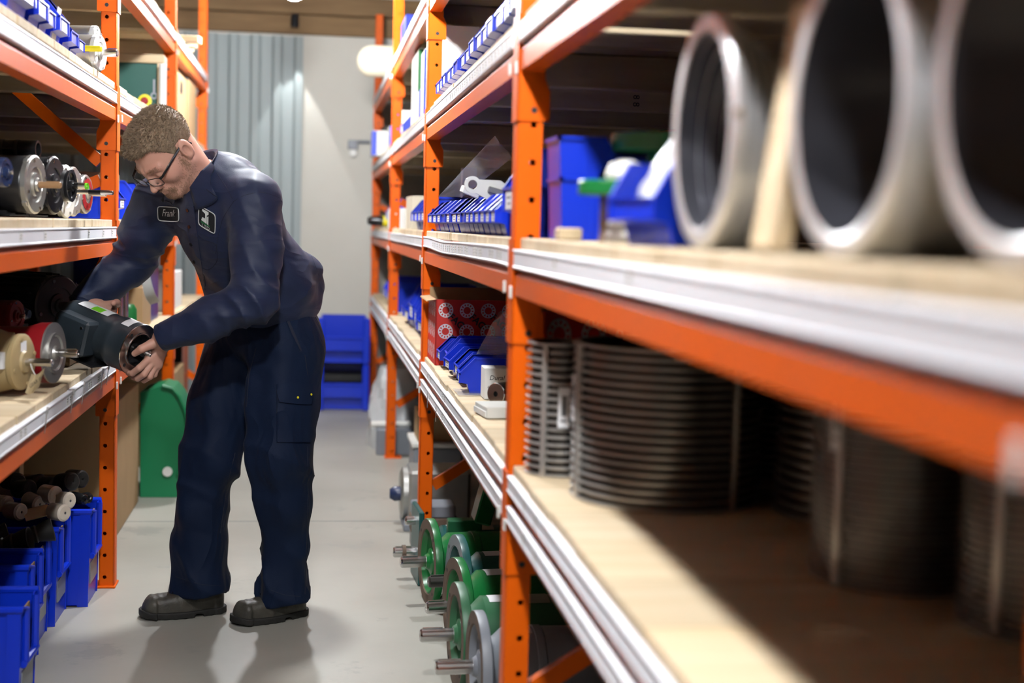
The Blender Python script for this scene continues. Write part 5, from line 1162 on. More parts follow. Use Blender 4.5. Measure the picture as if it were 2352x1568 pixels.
# ---- boots
def boot(heel, toe, yaw_w, nm):
    h_, t_ = V3(heel), V3(toe); h_[2] = t_[2] = 0; ax = t_-h_; Ls = np.linalg.norm(ax); M = basis(ax, (0, 0, 1))      # left, toe, up
    def loc(p): return (p-h_)@M
    def outline(q, g=0.0):
        y = q[:, 1]/Ls; w_ = 0.036+0.016*np.sin(np.clip((y-0.15)/0.75, 0, 1)*PI*0.95)+g; cx = 0.004*np.sin(y*3)
        dx = np.abs(q[:, 0]-cx)-w_; e0 = (0.04-q[:, 1]); e1 = q[:, 1]-(Ls-0.045)
        a = np.where(q[:, 1] < 0.04, np.hypot(q[:, 0], q[:, 1]-0.04)-0.040-g, np.where(q[:, 1] > Ls-0.045, np.hypot((q[:, 0])*0.86, q[:, 1]-(Ls-0.045))-0.045-g, dx)); return a
    def upper(p):
        q = loc(p); y = q[:, 1]/Ls
        top = np.interp(y, [-0.05, 0.26, 0.36, 0.48, 0.62, 0.75, 0.88, 1.0, 1.05], [0.17, 0.17, 0.115, 0.092, 0.080, 0.074, 0.074, 0.056, 0.03])
        o = outline(q, -0.004); rr_ = np.hypot(np.maximum(o+0.028, 0), np.maximum(q[:, 2]-(top-0.03), 0))-0.028
        d = np.maximum(rr_, 0.014-q[:, 2])
        sh = cone(p, h_+M@V3((0, 0.062, 0.08)), h_+M@V3((0, 0.062, 0.22)), 0.044, 0.044); d = smin(d, sh, 0.02)
        d = smax(d, q[:, 2]-0.20, 0.004)
        return d-0.0022*np.sin(q[:, 1]*130+20*q[:, 0])*np.exp(-((y-0.6)/0.1)**2)-0.0016*np.exp(-((y-0.79)/0.015)**2)-0.0012*snoise(p, 40, 3)
    def sole(p):
        q = loc(p); o = outline(q, 0.004); lift = 0.012*np.clip((q[:, 1]/Ls-0.72)/0.28, 0, 1)**2
        d = np.maximum(np.abs(q[:, 2]-0.0115-lift*0.7)-0.0110, o)
        arch = np.maximum(np.abs(q[:, 1]/Ls-0.35)-0.055, q[:, 2]-0.011); d = np.maximum(d, -arch*0.4)
        tread = 0.0007*np.sin(q[:, 1]*210)*(q[:, 2] < 0.012); return d+tread
    lo, hi = bbox([h_, t_, h_+V3((0, 0, 0.22))], 0.075); lo[2] = -0.012
    v, f = nets(upper, lo, hi, 0.0042); o = nbuild('boot', [(to_man(v), f, 0)], 'boot_leather', MAN, 1)
    v, f = nets(sole, lo, np.array([hi[0], hi[1], 0.06]), 0.0036); nbuild('sole', [(to_man(v), f, 0)], 'boot_sole', o)
    lc = MB()
    for k in range(4):
        y = 0.44+0.06*k; z = float(np.interp(y, [0.36, 0.48, 0.62, 0.75], [0.115, 0.092, 0.080, 0.074]))+0.003
        a, b = h_+M@V3((-0.022, y*Ls, z-0.004)), h_+M@V3((0.022, (y+0.02)*Ls, z-0.004)); mid = (a+b)/2+V3((0, 0, 0.008)); lc.tube([Vector(x)-MANW for x in (a, mid, b)], 0.0026, 6)
    lc.split('lace', 'black_plastic', o)
    return o
boot(at(517, 1392, 4.70), at(322, 1408, 4.62), 0, 'R'); boot(at(703, 1398, 4.66), at(535, 1432, 4.53), 0, 'L')
# ---- head, neck and hands
HF = V3((-0.41, -0.40, -0.82)); HM = basis(HF, (0, 0, 1)); HC = J['head']
def H(x, y, z): return HC+HM@V3((x, y, z))
def head_sdf(p):
    q = (p-HC)@HM; qa = q.copy(); qa[:, 0] = np.abs(qa[:, 0])
    d = ell(q, V3((0, -0.012, 0.030)), (0.076, 0.098, 0.086))
    d = smin(d, ell(q, V3((0, 0.030, -0.035)), (0.062, 0.064, 0.078)), 0.04)
    d = smin(d, ell(qa, V3((0.046, 0.052, -0.030)), (0.021, 0.030, 0.026)), 0.025)               # cheek bones
    d = smin(d, cone(qa, V3((0.058, 0.005, -0.055)), V3((0.018, 0.072, -0.098)), 0.017, 0.018), 0.025)  # jaw
    d = smin(d, ell(q, V3((0, 0.080, -0.099)), (0.025, 0.019, 0.020)), 0.018)                    # chin
    d = smin(d, cone(qa, V3((0.010, 0.090, 0.014)), V3((0.044, 0.076, 0.013)), 0.010, 0.009), 0.016)   # brow
    d = smax(d, -ell(qa, V3((0.032, 0.103, -0.008)), (0.019, 0.017, 0.012)), 0.012)             # eye sockets
    d = smin(d, ell(qa, V3((0.031, 0.079, -0.008)), (0.0145, 0.0135, 0.0125)), 0.004)           # lids over the eyes
    d = smin(d, cone(q, V3((0, 0.092, 0.004)), V3((0, 0.113, -0.036)), 0.0075, 0.011), 0.010)   # nose
    d = smin(d, ell(q, V3((0, 0.117, -0.040)), (0.0105, 0.011, 0.0095)), 0.006)
    d = smin(d, ell(qa, V3((0.0125, 0.104, -0.043)), (0.0075, 0.010, 0.0075)), 0.005)
    d = smax(d, -ell(qa, V3((0.0065, 0.109, -0.0515)), (0.0035, 0.006, 0.004)), 0.002)
    d = smin(d, ell(q, V3((0, 0.082, -0.066)), (0.030, 0.022, 0.022)), 0.012)                   # muzzle
    d = smin(d, cone(qa, V3((0, 0.1025, -0.0635)), V3((0.021, 0.091, -0.068)), 0.0052, 0.003), 0.004)
    d = smin(d, cone(qa, V3((0, 0.1005, -0.0765)), V3((0.019, 0.090, -0.071)), 0.0062, 0.003), 0.004)
    d = smax(d, -cone(qa, V3((0, 0.110, -0.0695)), V3((0.022, 0.0965, -0.0695)), 0.0022, 0.0015), 0.002)
    # ears
    e = ell(qa, V3((0.0815, -0.012, -0.010)), (0.0110, 0.0205, 0.0345), np.array(Matrix.Rotation(-0.22, 3, 'X').to_3x3()) if False else None)
    e = smin(e, ell(qa, V3((0.0775, -0.004, -0.034)), (0.007, 0.010, 0.012)), 0.006)
    e = smax(e, -ell(qa, V3((0.0895, -0.006, -0.012)), (0.0085, 0.0105, 0.019)), 0.004)
    e = smin(e, cone(qa, V3((0.083, -0.020, 0.006)), V3((0.082, -0.012, -0.018)), 0.0028, 0.002), 0.003)
    e = smin(e, ell(qa, V3((0.0775, 0.004, -0.012)), (0.006, 0.0045, 0.007)), 0.003)
    d = smin(d, e, 0.006)
    # neck
    n0 = H(0, -0.030, -0.045); d = smin(d, cone(p, n0, J['neck']+V3((0.012, 0.012, -0.05)), 0.060, 0.066), 0.03)
    d = smin(d, cone(p, H(0.028, -0.035, -0.03), J['neck']+V3((0.0, -0.035, -0.03)), 0.020, 0.018), 0.03)
    q2 = (p-J['neck'])@V3((-0.42, -0.30, 0.86)); return smax(d, -q2-0.075, 0.005)
lo, hi = bbox([HC, J['neck'], H(0, 0.1, -0.1)], 0.125)
hv, hq = nets(head_sdf, lo, hi, 0.0025)
def hand_sdf(F, palm, rf=1.0, wr=None, fore=None):
    def f(p):
        d = None
        for (a, b, ra, rb) in palm:
            c = cone(p, a, b, ra, rb); d = c if d is None else smin(d, c, 0.010)
        if fore is not None: d = smin(d, cone(p, fore[0], fore[1], 0.030, 0.026), 0.02)
        for pts, rs in F:
            c = chain(p, pts, [r*rf for r in rs], 0.003); d = smin(d, c, 0.0045)
        return d
    return f
W = J['wrL']; fa = (W-J['elL'])/np.linalg.norm(W-J['elL'])
mcp = [A(343, 823, 4.384), A(350, 832, 4.390), A(357, 838, 4.398), A(363, 838, 4.408)]
FL = [([mcp[0], A(320, 845, 4.356), A(304, 857, 4.374), A(295, 857, 4.400)], [0.0110, 0.0102, 0.0092, 0.0080]),
      ([mcp[1], A(331, 859, 4.368), A(316, 869, 4.388), A(306, 866, 4.414)], [0.0108, 0.0100, 0.0090, 0.0080]),
      ([mcp[2], A(344, 865, 4.386), A(331, 873, 4.404), A(321, 868, 4.426)], [0.0102, 0.0095, 0.0086, 0.0076]),
      ([mcp[3], A(355, 860, 4.402), A(345, 866, 4.418), A(337, 861, 4.436)], [0.0092, 0.0084, 0.0076, 0.0068]),
      ([A(370, 783, 4.382), A(348, 790, 4.350), A(325, 801, 4.336), A(309, 812, 4.352)], [0.0165, 0.0145, 0.0120, 0.0092])]
palm = [(W-fa*0.03, A(372, 789, 4.388), 0.027, 0.024)]+[(A(373, 794, 4.400+0.005*i), mcp[i], 0.0170, 0.0128) for i in range(4)]+[(A(376, 783, 4.376), A(358, 789, 4.372), 0.021, 0.014), (mcp[0], mcp[3], 0.012, 0.011)]
lhand = hand_sdf(FL, palm, 1.0, fore=(W-fa*0.10, W+fa*0.01))
lo, hi = bbox([W-fa*0.09, A(296, 870, 4.42), A(365, 780, 4.31)], 0.03); lv, lq = nets(lhand, lo, hi, 0.0020)
# right hand flat against the motor's tail end
WR = J['wrR']; far_ = (WR-J['elR'])/np.linalg.norm(WR-J['elR']); tail = V3(MO)-V3(MA)*0.22; up_ = V3((0, 0, 1)); sd = np.cross(V3(MA), up_); sd /= np.linalg.norm(sd)
pc_ = tail+V3(MA)*0.0-sd*0.098+up_*0.052; FR = []; PR = [(WR-far_*0.02, pc_*0.6+WR*0.4, 0.027, 0.024)]
for i in range(4):
    b0 = pc_+V3(MA)*(0.030-0.019*i)+up_*0.004; b1 = b0-up_*0.040+sd*0.004; b2 = b1-up_*0.026+sd*0.004; b3 = b2-up_*0.020+sd*0.008
    FR.append(([b0, b1, b2, b3], [0.0100, 0.0094, 0.0086, 0.0075])); PR.append((pc_*0.5+WR*0.5, b0, 0.018, 0.013))
FR.append(([pc_*0.5+WR*0.5, pc_+V3(MA)*0.045+up_*0.028, pc_+V3(MA)*0.07+up_*0.040+sd*0.03, pc_+V3(MA)*0.08+up_*0.042+sd*0.055], [0.014, 0.0125, 0.0108, 0.0088]))
rhand = hand_sdf(FR, PR, 1.0, fore=(WR-far_*0.10, WR+far_*0.01))
lo, hi = bbox([WR, pc_, pc_-up_*0.09, pc_+V3(MA)*0.10+up_*0.03+sd*0.05], 0.055); rv, rq = nets(rhand, lo, hi, 0.0026)
# hidden core under the clothes so that the figure is one body from head to feet
def core_sdf(p):
    d = torso(p, -0.02); K = J
    for ch, rs in (([K['shL'], K['elL'], K['wrL']-fa*0.03], [0.05, 0.04, 0.030]), ([K['shR'], K['elR'], K['wrR']-far_*0.03], [0.05, 0.04, 0.030]),
                   ([K['hipR'], K['kneeR'], K['ankR']], [0.075, 0.055, 0.035]), ([K['hipL'], K['kneeL'], K['ankL']], [0.075, 0.055, 0.035]), ([K['chest'], K['neck']], [0.07, 0.055])):
        d = smin(d, chain(p, ch, rs, 0.02), 0.03)
    return smin(d, ell(p, K['pel'], (0.13, 0.11, 0.10)), 0.05)
lo, hi = bbox([J[k] for k in ('shL', 'shR', 'elL', 'wrR', 'ankR', 'ankL', 'neck', 'elR')], 0.14); cv, cq = nets(core_sdf, lo, hi, 0.014)
body = nbuild('body', [(to_man(hv), hq, 0), (to_man(lv), lq, 0), (to_man(rv), rq, 0), (to_man(cv), cq, 0)], 'skin', MAN, 0)
# ================================================================ the man: clothing details, hair, glasses
CAMP = Vector((0, 0, EYE))
def hit(px, py, bvh):
    d = (at(px, py, 4.0)-CAMP).normalized(); h = bvh.ray_cast(CAMP, d)
    if h[0] is None: return None
    n = h[1] if h[1].dot(d) < 0 else -h[1]; return h[0], n
def drape(name, px, bvh, off, mats, parent, nu=12, nv=8, rnd=0.0, thick=0.0):
    """cloth patch lying on a garment: photo corner pixels (tl, tr, br, bl) dropped onto its surface"""
    tl, tr, br, bl = px; vs = []; ok = []; nn = []
    for i in range(nv+1):
        for j in range(nu+1):
            u, v = j/nu, i/nv
            if rnd:                                  # rounded corners: pull grid corners in
                cu, cv = abs(2*u-1), abs(2*v-1); k = 1-rnd*max(0, cu+cv-1.35)
                u, v = 0.5+(u-0.5)*k, 0.5+(v-0.5)*k
            x = (tl[0]*(1-u)+tr[0]*u)*(1-v)+(bl[0]*(1-u)+br[0]*u)*v; y = (tl[1]*(1-u)+tr[1]*u)*(1-v)+(bl[1]*(1-u)+br[1]*u)*v
            h = hit(x, y, bvh)
            if h is None: h = (vs[-1] if vs else at(x, y, 4.4), Vector((0, -1, 0)))
            vs.append(h[0]); nn.append(h[1])
    W_ = nu+1
    for _ in range(2):                               # relax so that the patch is smoother than the cloth under it
        vs = [sum((vs[max(0, min(len(vs)-1, k+o))] for o in (0, 0, 1 if k % W_ < nu else 0, -1 if k % W_ else 0, W_ if k+W_ < len(vs) else 0, -W_ if k >= W_ else 0)), Vector())/6 for k in range(len(vs))]
    n0 = sum(nn, Vector()).normalized()
    P = [v+(n*0.4+n0*0.6).normalized()*off-MANW for v, n in zip(vs, nn)]
    fs = [(i*W_+j, i*W_+j+1, (i+1)*W_+j+1, (i+1)*W_+j) for i in range(nv) for j in range(nu)]
    b = MB().add(P, [f[::-1] for f in fs])
    if thick:
        Q = [p-n0*thick for p in P]; b.add(Q, fs)
        rim = list(range(W_))+[k*W_+nu for k in range(1, nv+1)]+[nv*W_+j for j in range(nu-1, -1, -1)]+[k*W_ for k in range(nv-1, 0, -1)]
        K = len(P)
        for a, c in zip(rim, rim[1:]+rim[:1]): b.f.append((a, c, c+K, a+K)); b.m.append(0)
    return b.build(name, mats, parent, 60)
def drape_mesh(me, px, bvh, off, box, parent):
    """move a flat mesh (x, y in box) onto the garment inside the photo quad"""
    tl, tr, br, bl = px
    for v in me.vertices:
        u = (v.co.x-box[0])/(box[1]-box[0]); w_ = 1-(v.co.y-box[2])/(box[3]-box[2])
        x = (tl[0]*(1-u)+tr[0]*u)*(1-w_)+(bl[0]*(1-u)+br[0]*u)*w_; y = (tl[1]*(1-u)+tr[1]*u)*(1-w_)+(bl[1]*(1-u)+br[1]*u)*w_
        h = hit(x, y, bvh)
        if h: v.co = h[0]+h[1]*off-MANW
    return put('lettering', me, parent, Matrix.Identity(4))
def border(px, bvh, off, r, m, parent, name='border', inset=0.0):
    tl, tr, br, bl = px; pts = []; K = 40
    for k in range(K):
        a = 2*PI*k/K; cu, sv = math.cos(a), math.sin(a); e = 0.30; u = 0.5+0.5*math.copysign(abs(cu)**e, cu)*(1-inset); v = 0.5+0.5*math.copysign(abs(sv)**e, sv)*(1-inset)
        x = (tl[0]*(1-u)+tr[0]*u)*(1-v)+(bl[0]*(1-u)+br[0]*u)*v; y = (tl[1]*(1-u)+tr[1]*u)*(1-v)+(bl[1]*(1-u)+br[1]*u)*v
        h = hit(x, y, bvh)
        if h: pts.append(h[0]+h[1]*off-MANW)
    for _ in range(2): pts = [(pts[i-1]+pts[i]*2+pts[(i+1) % len(pts)])/4 for i in range(len(pts))]
    return MB().tube(pts, r, 6, closed=True).build(name, m, parent, 60)
def seam(px, bvh, parent, r=0.0009, off=0.0003, m='seam', name='seam', step=6):
    pts = []
    for (a, b) in zip(px, px[1:]):
        n = max(1, int(math.hypot(b[0]-a[0], b[1]-a[1])/step))
        for k in range(n):
            h = hit(a[0]+(b[0]-a[0])*k/n, a[1]+(b[1]-a[1])*k/n, bvh)
            if h: pts.append(h[0]+h[1]*off-MANW)
    for _ in range(2): pts = [pts[0]]+[(pts[i-1]+pts[i]*2+pts[i+1])/4 for i in range(1, len(pts)-1)]+[pts[-1]]
    if len(pts) > 2: return MB().tube(pts, r, 5).build(name, m, parent, 60)
# name patch
NP = [(362, 473), (412, 476), (413, 509), (363, 505)]
q = drape('name_patch', NP, SHB, 0.0022, 'patch_black', shirt, 12, 8, rnd=0.22)
border(NP, SHB, 0.0030, 0.0015, 'thread_white', shirt, 'patch_border')
me = text_mesh('Frank', 0.02, 'thread_white', 0.0, shear=0.35); xs_ = [v.co.x for v in me.vertices]; ys_ = [v.co.y for v in me.vertices]
drape_mesh(me, [(373, 479), (406, 481), (405, 497), (373, 495)], SHB, 0.0040, (min(xs_), max(xs_), min(ys_), max(ys_)), shirt)
# company patch
LGP = [(458, 471), (496, 492), (495, 538), (457, 515)]
drape('logo_patch', LGP, SHB, 0.0022, 'patch_black', shirt, 12, 10, rnd=0.15)
border(LGP, SHB, 0.0030, 0.0015, 'thread_white', shirt, 'patch_border')
def flat(polys, m):
    b = MB()
    for P in polys:
        K = 4; n = len(P); b.add([(x, y, 0) for x, y in P], [tuple(range(n))])
    return b.mesh('emblem', m)
em = flat([[(0.22, 0.93), (0.60, 0.93), (0.60, 0.80), (0.50, 0.72), (0.50, 0.30), (0.42, 0.30), (0.40, 0.76), (0.22, 0.83)], [(0.24, 0.52), (0.40, 0.52), (0.44, 0.30), (0.18, 0.34)], [(0.52, 0.66), (0.60, 0.72), (0.60, 0.26), (0.52, 0.30)]], 'thread_white')
drape_mesh(em, LGP, SHB, 0.0040, (0, 1, 0, 1), shirt)
gm = flat([[(x0, 0.20), (x0+0.08, 0.20), (x0+0.08, 0.29), (x0, 0.29)] for x0 in (0.16, 0.27, 0.38, 0.49, 0.60)], 'thread_green'); drape_mesh(gm, LGP, SHB, 0.0040, (0, 1, 0, 1), shirt)
me = text_mesh('LTD.', 0.02, 'thread_white', 0.0); xs_ = [v.co.x for v in me.vertices]; ys_ = [v.co.y for v in me.vertices]
drape_mesh(me, [(466, 512), (485, 523), (485, 530), (466, 519)], SHB, 0.0040, (min(xs_), max(xs_), min(ys_), max(ys_)), shirt)
# placket, yoke, armhole and pocket stitching
drape('placket', [(427, 470), (447, 470), (474, 668), (452, 668)], SHB, 0.0030, 'navy_shirt', shirt, 4, 26, thick=0.002)
bt = MB()
for (x, y) in ((433, 482), (437, 520), (441, 560), (448, 600), (456, 640)):
    h = hit(x, y, SHB)
    if h: bt.cyl(h[0]+h[1]*0.003-MANW, h[0]+h[1]*0.0062-MANW, 0.0055, 12)
bt.split('button', 'black_plastic', shirt)
seam([(498, 398), (520, 430), (537, 462)], SHB, shirt); seam([(537, 462), (560, 448), (600, 440), (640, 452), (660, 480)], SHB, shirt)
seam([(537, 462), (512, 500), (500, 545), (495, 590)], SHB, shirt); seam([(455, 540), (470, 552), (498, 558), (500, 600), (480, 622), (458, 612), (455, 545)], SHB, shirt)
seam([(690, 470+20), (705, 560), (735, 640)], SHB, shirt)
# cuffs
def cuff(wr, el, r, L, nm):
    ax = Vector(wr-el).normalized(); o = Vector(wr)-MANW; MB().lathe([(r*0.86, 0.012), (r*0.92, 0.014), (r, 0.010), (r*1.03, -L*0.5), (r*1.04, -L), (r*0.98, -L-0.006), (r*0.86, -L)], 32, o, ax).build('cuff', 'navy_shirt', shirt, 50)
cuff(J['wrL'], J['elL'], 0.0425, 0.052, 'L'); cuff(J['wrR'], J['elR'], 0.043, 0.05, 'R')
# collar: stand and turned-down flap around the neck
NA = V3((-0.42, -0.30, 0.86)); NA /= np.linalg.norm(NA); NB = -T_L[:, 1]-NA*(-T_L[:, 1]@NA); NB /= np.linalg.norm(NB); NL = np.cross(NA, NB)
def shirt_push(P, lift):
    P = np.array(P); e = 0.003
    for _ in range(4):
        d = shirt_sdf(P); g = np.stack([shirt_sdf(P+np.eye(3)[k]*e)-d for k in range(3)], 1)/e; g /= np.maximum(np.linalg.norm(g, axis=1), 1e-6)[:, None]
        m = d < lift; P[m] += g[m]*(lift-d[m])[:, None]
    return P
NPH = 44; rows = []; prof = [(0.0, 0.0), (0.35, 0.45), (0.62, 1.0), (0.80, 1.06), (1.0, 1.0), (1.0, 0.72), (1.0, 0.40), (1.0, 0.1)]
P = []
for i in range(NPH+1):
    ph = math.radians(-158+316*i/NPH); fr = (abs(ph)/math.radians(158)); dirv = NB*math.cos(ph)+NL*math.sin(ph)
    top = 0.056-0.030*fr**2; low = (-0.060+0.010*fr**2) if dirv@T_L[:, 0] > 0 else (-0.040+0.012*fr**2); R0 = 0.064+0.006*fr; R1 = R0+0.010; cen = J['neck']-NA*0.010
    pts = [(R0, -0.015), (R0, top*0.6), (R0+0.001, top), (R0+0.005, top+0.004), (R1+0.001, top-0.002), (R1+0.012, top*0.55+low*0.2), (R1+0.024, top*0.1+low*0.62), (R1+0.034+0.004*fr, low)]
    P.append([cen+dirv*r+NA*h for r, h in pts])
P = np.array(P); flat_ = P[:, 4:].reshape(-1, 3); flat_ = shirt_push(flat_, 0.007).reshape(NPH+1, 4, 3); P[:, 4:] = flat_
m_ = P.shape[1]; vs = [Vector(p)-MANW for r in P for p in r]; fs = [(i*m_+k, i*m_+k+1, (i+1)*m_+k+1, (i+1)*m_+k) for i in range(NPH) for k in range(m_-1)]
vs2 = vs[:]; b = MB().add(vs, fs); col_ = b.build('collar', 'navy_shirt', shirt, 70)
sm = col_.modifiers.new('thickness', 'SOLIDIFY'); sm.thickness = 0.0022; sm.offset = 0
MB().tube([Vector(P[i, 7])-MANW+Vector(NA)*0.004 for i in range(NPH+1)], 0.0012, 5).build('collar_stitch', 'seam', shirt, 60)
b = MB(); tp = [Vector(J['neck']-NA*0.012+(NB*math.cos(a)+NL*math.sin(a))*0.0635)-MANW for a in [2*PI*k/28 for k in range(28)]]; b.tube(tp, 0.006, 8, closed=True); b.build('undershirt_neck', 'undershirt', MAN, 60)
# trousers: slant pocket, cargo pocket, back flap, fly and leg seams
CP = [(634, 898), (716, 892), (712, 1018), (634, 1018)]
cg = drape('cargo_pocket', CP, TRB, 0.006, 'navy_trousers', trousers, 12, 14, thick=0.006)
fl = drape('pocket_flap', [(630, 880), (718, 878), (714, 932), (636, 926)], TRB, 0.0125, 'navy_trousers', trousers, 12, 8, rnd=0.12, thick=0.003)
for (x, y) in ((679, 913), (708, 906)):
    h = hit(x, y, TRB)
    if h: MB().lathe([(0, 0.002), (0.0035, 0.0015), (0.004, 0)], 10, h[0]+h[1]*0.0135-MANW, h[1]).build('snap', 'yellow', fl)
drape('pocket_opening', [(652, 722), (659, 722), (695, 806), (688, 812)], TRB, 0.0012, 'seam', trousers, 3, 14)
seam([(652, 722), (668, 765), (692, 812)], TRB, trousers, 0.0022, 0.001, 'navy_trousers'); seam([(700, 815), (708, 870)], TRB, trousers, 0.0014); seam([(706, 1025), (708, 1120), (704, 1240), (700, 1370)], TRB, trousers, 0.0014)
seam([(588, 800), (572, 860), (566, 940)], TRB, trousers, 0.0014); seam([(540, 1040), (520, 1120), (505, 1230)], TRB, trousers, 0.0012)
drape('back_flap', [(733, 702), (744, 706), (748, 740), (737, 738)], TRB, 0.010, 'navy_trousers', trousers, 4, 6, thick=0.003)
for R_, nm in (((400, 460, 518), 'r'), ((600, 652, 700), 'l')):
    y0 = 1338 if nm == 'r' else 1362; seam([(R_[0]+4, y0-14), (R_[1], y0+4), (R_[2]-4, y0+8)], TRB, trousers, 0.0010)
# ---- hair
def hair_sdf(p):
    q = (p-HC)@HM; y = q[:, 1]; ax_ = np.abs(q[:, 0])
    top = np.clip((q[:, 2]-0.03)/0.07, 0, 1); fr = np.clip((y+0.02)/0.09, 0, 1)
    g = 0.0035+0.004*top+0.005*top*fr
    d = ell(q, V3((0, -0.012, 0.030)), (0.076, 0.098, 0.086))-g
    d = smin(d, ell(q, V3((0, 0.064, 0.080)), (0.050, 0.028, 0.022)), 0.018)            # quiff
    d = d-0.0032*np.sin(q[:, 0]*150+3*np.sin(q[:, 1]*60))*np.sin(q[:, 1]*95+q[:, 2]*40+2*np.sin(q[:, 0]*70))*(0.35+0.65*top)
    line = np.interp(y, [-0.13, -0.07, -0.045, -0.028, -0.022, 0.004, 0.010, 0.018, 0.026, 0.040, 0.062, 0.085, 0.12], [-0.060, -0.058, -0.050, -0.015, 0.022, 0.024, -0.005, -0.022, 0.010, 0.038, 0.064, 0.072, 0.076])
    line = line+0.014*np.clip((ax_-0.030)/0.03, 0, 1)*np.clip((y-0.045)/0.02, 0, 1)
    return smax(d, (line-q[:, 2])*0.8, 0.004)
lo, hi = bbox([HC], 0.145); av, aq = nets(hair_sdf, lo, hi, 0.0032)
hair = nbuild('hair', [(to_man(av), aq, 0)], 'hair', MAN, 0)
# short locks
rs = np.random.RandomState(5); hm_ = hair.data; N_ = 8500; fi = rs.randint(0, len(hm_.polygons), N_); vs = []; fs = []
for k in fi:
    pl = hm_.polygons[int(k)]; c = pl.center; n = pl.normal; ql = (np.array(c+MANW)-HC)@HM
    if ql[2] < -0.05 and ql[1] < 0: ln = 0.005
    else: ln = 0.005+0.0095*float(np.clip((ql[2]-0.02)/0.07, 0, 1))*(0.6+0.4*rs.rand())
    comb = HM@V3((0.25*np.sign(ql[0])*rs.rand(), 0.55 if ql[2] > 0.04 else -0.2, -0.1 if ql[2] < 0.03 else 0.35))
    d = (Vector(n)*(0.55+0.4*rs.rand())+Vector(comb)*0.75+Vector(rs.normal(size=3))*0.28).normalized(); e1 = d.cross(Vector((0.3, 0.2, 0.9))).normalized(); e2 = d.cross(e1); r = 0.0007+0.0006*rs.rand(); o = len(vs); base = c-n*0.002; mid = base+d*ln*0.55; tip = base+(d+Vector(comb)*0.35).normalized()*ln
    for a in (0, 2.1, 4.2): vs.append(base+(e1*math.cos(a)+e2*math.sin(a))*r)
    for a in (0, 2.1, 4.2): vs.append(mid+(e1*math.cos(a)+e2*math.sin(a))*r*0.75)
    vs.append(tip); fs += [(o, o+1, o+4, o+3), (o+1, o+2, o+5, o+4), (o+2, o, o+3, o+5), (o+3, o+4, o+6), (o+4, o+5, o+6), (o+5, o+3, o+6)]
lk = MB().add(vs, fs).build('hair_lock', 'hair', hair, 60); tag(lk, kind='stuff')
# ---- beard and brows: short bristles rooted in the skin
def beard_w(q):
    x = abs(q[0]); g = math.exp(-((x/0.030)**2+((q[1]-0.085)/0.032)**2+((q[2]+0.098)/0.020)**2)*1.1)
    mo = math.exp(-(((q[2]+0.058+0.28*x)/0.0065)**2+(x/0.028)**4)) if q[1] > 0.07 else 0
    gi = math.exp(-(((x-0.027)/0.0075)**2+((q[2]+0.080)/0.018)**2)) if q[1] > 0.05 else 0
    sb_ = math.exp(-(((q[1]-0.020)/0.010)**2+((q[2]+0.034)/0.022)**2)) if x > 0.05 else 0
    jw = 0.10*math.exp(-((q[2]+0.085)/0.03)**2) if q[1] > -0.01 else 0
    br_ = 1.1*math.exp(-(((q[2]-0.0165-0.10*max(0, x-0.014))/0.0042)**2+((x-0.031)/0.019)**4)) if q[1] > 0.07 else 0
    if q[1] > 0.085 and x < 0.022 and -0.0795 < q[2] < -0.0615: g = mo = 0
    return max(g, mo, gi, sb_, jw, br_), br_
hvN = hv; fc = hvN[hq].mean(1); ql_ = (fc-HC)@HM; e_a = hvN[hq[:, 2]]-hvN[hq[:, 0]]; e_b = hvN[hq[:, 3]]-hvN[hq[:, 1]]; nn_ = np.cross(e_a, e_b); nn_ /= np.maximum(np.linalg.norm(nn_, axis=1), 1e-9)[:, None]
if np.mean(np.sum(nn_*(fc-HC), axis=1)) < 0: nn_ = -nn_
rs = np.random.RandomState(8); vs = []; fs = []
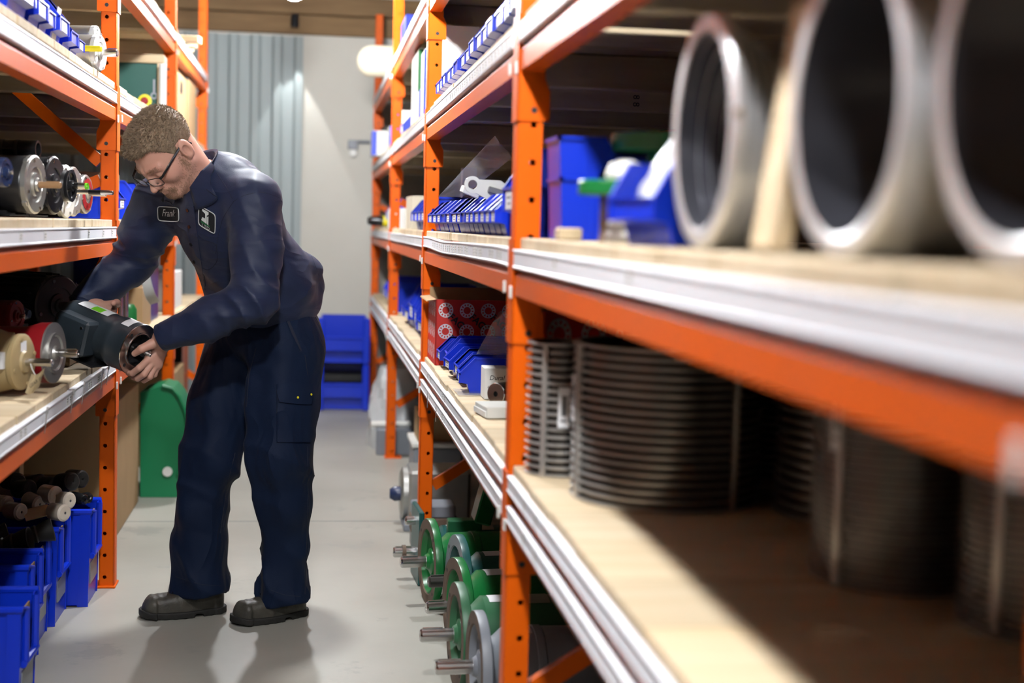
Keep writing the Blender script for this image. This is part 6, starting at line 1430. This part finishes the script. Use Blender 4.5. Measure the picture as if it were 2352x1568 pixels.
for k in range(len(fc)):
    q_ = ql_[k]
    if q_[2] > 0.03 or q_[2] < -0.125 or q_[1] < 0.0: continue
    wgt, brw = beard_w(q_)
    for _ in range(3 if wgt > 0.75 else 2):
        if rs.rand() > wgt: continue
        c = fc[k]+rs.uniform(-0.0013, 0.0013, 3); down = HM@V3((0.9*np.sign(q_[0]) if brw > 0.3 else 0.0, 0.3, 0.1 if brw > 0.3 else -0.9)); d = nn_[k]*0.45+down*0.8+rs.normal(size=3)*0.35; d /= np.linalg.norm(d); e1 = np.cross(d, nn_[k]+0.01); e1 /= np.linalg.norm(e1); ln = 0.0045+0.0025*rs.rand(); r = 0.00062; o = len(vs)
        b0 = c-nn_[k]*0.0006-np.array(MANW); vs += [b0+e1*r, b0-e1*r, b0+nn_[k]*r*1.2, b0+d*ln]; fs += [(o, o+1, o+3), (o+1, o+2, o+3), (o+2, o, o+3)]
bd = MB().add([Vector(v) for v in vs], fs).build('beard', 'stubble', MAN, 60); tag(bd, kind='stuff')
# ---- glasses
gl = bpy.data.objects.new('glasses', None)
def HV(x, y, z): return Vector(H(x, y, z))-MANW
def rim_pts(cx):
    o = []
    for k in range(28):
        a = 2*PI*k/28; c, s_ = math.cos(a), math.sin(a); x = cx+0.026*math.copysign(abs(c)**0.55, c); z = -0.010+0.0155*math.copysign(abs(s_)**0.55, s_); o.append(HV(x, 0.1165-0.010*(abs(x)/0.06)**2, z))
    return o
b = MB()
for cx in (0.0335, -0.0335): b.tube(rim_pts(cx), 0.0013, 6, closed=True)
b.tube([HV(-0.010, 0.1165, -0.004), HV(0, 0.119, -0.002), HV(0.010, 0.1165, -0.004)], 0.0014, 6)
glasses = b.build('glasses', 'black_plastic', MAN, 60)
for s_ in (1, -1):
    T = [(0.060*s_, 0.107, 0.000), (0.068*s_, 0.100, 0.002), (0.0745*s_, 0.06, 0.006), (0.081*s_, 0.008, 0.010), (0.084*s_, -0.014, 0.013), (0.083*s_, -0.030, 0.000), (0.079*s_, -0.038, -0.018)]
    b = MB(); pts = [HV(*t) for t in T]; off = Vector(HM@V3((0, 0, 1)))
    for dz, r in ((0.0022, 0.0021), (-0.0022, 0.0021), (0.0, 0.0023)): b.tube([p+off*dz*(1.0-0.12*i) for i, p in enumerate(pts)], r, 6)
    b.build('temple', 'black_plastic', glasses, 60)
    vs = rim_pts(0.0335*s_); MB().add(vs, [tuple(range(28))]).build('glass_pane', 'lens', glasses)
# thumb nail
a, bq_ = Vector(FL[4][0][3]), Vector(FL[4][0][2]); dn = (a-bq_).normalized(); upn = (CAMP-a).normalized(); upn = (upn-dn*upn.dot(dn)).normalized()
MB().lathe([(0, 0.0018), (0.004, 0.0012), (0.0058, 0.0)], 12, a+upn*0.0079-dn*0.001-MANW, upn).build('thumb_nail', 'nail', body)
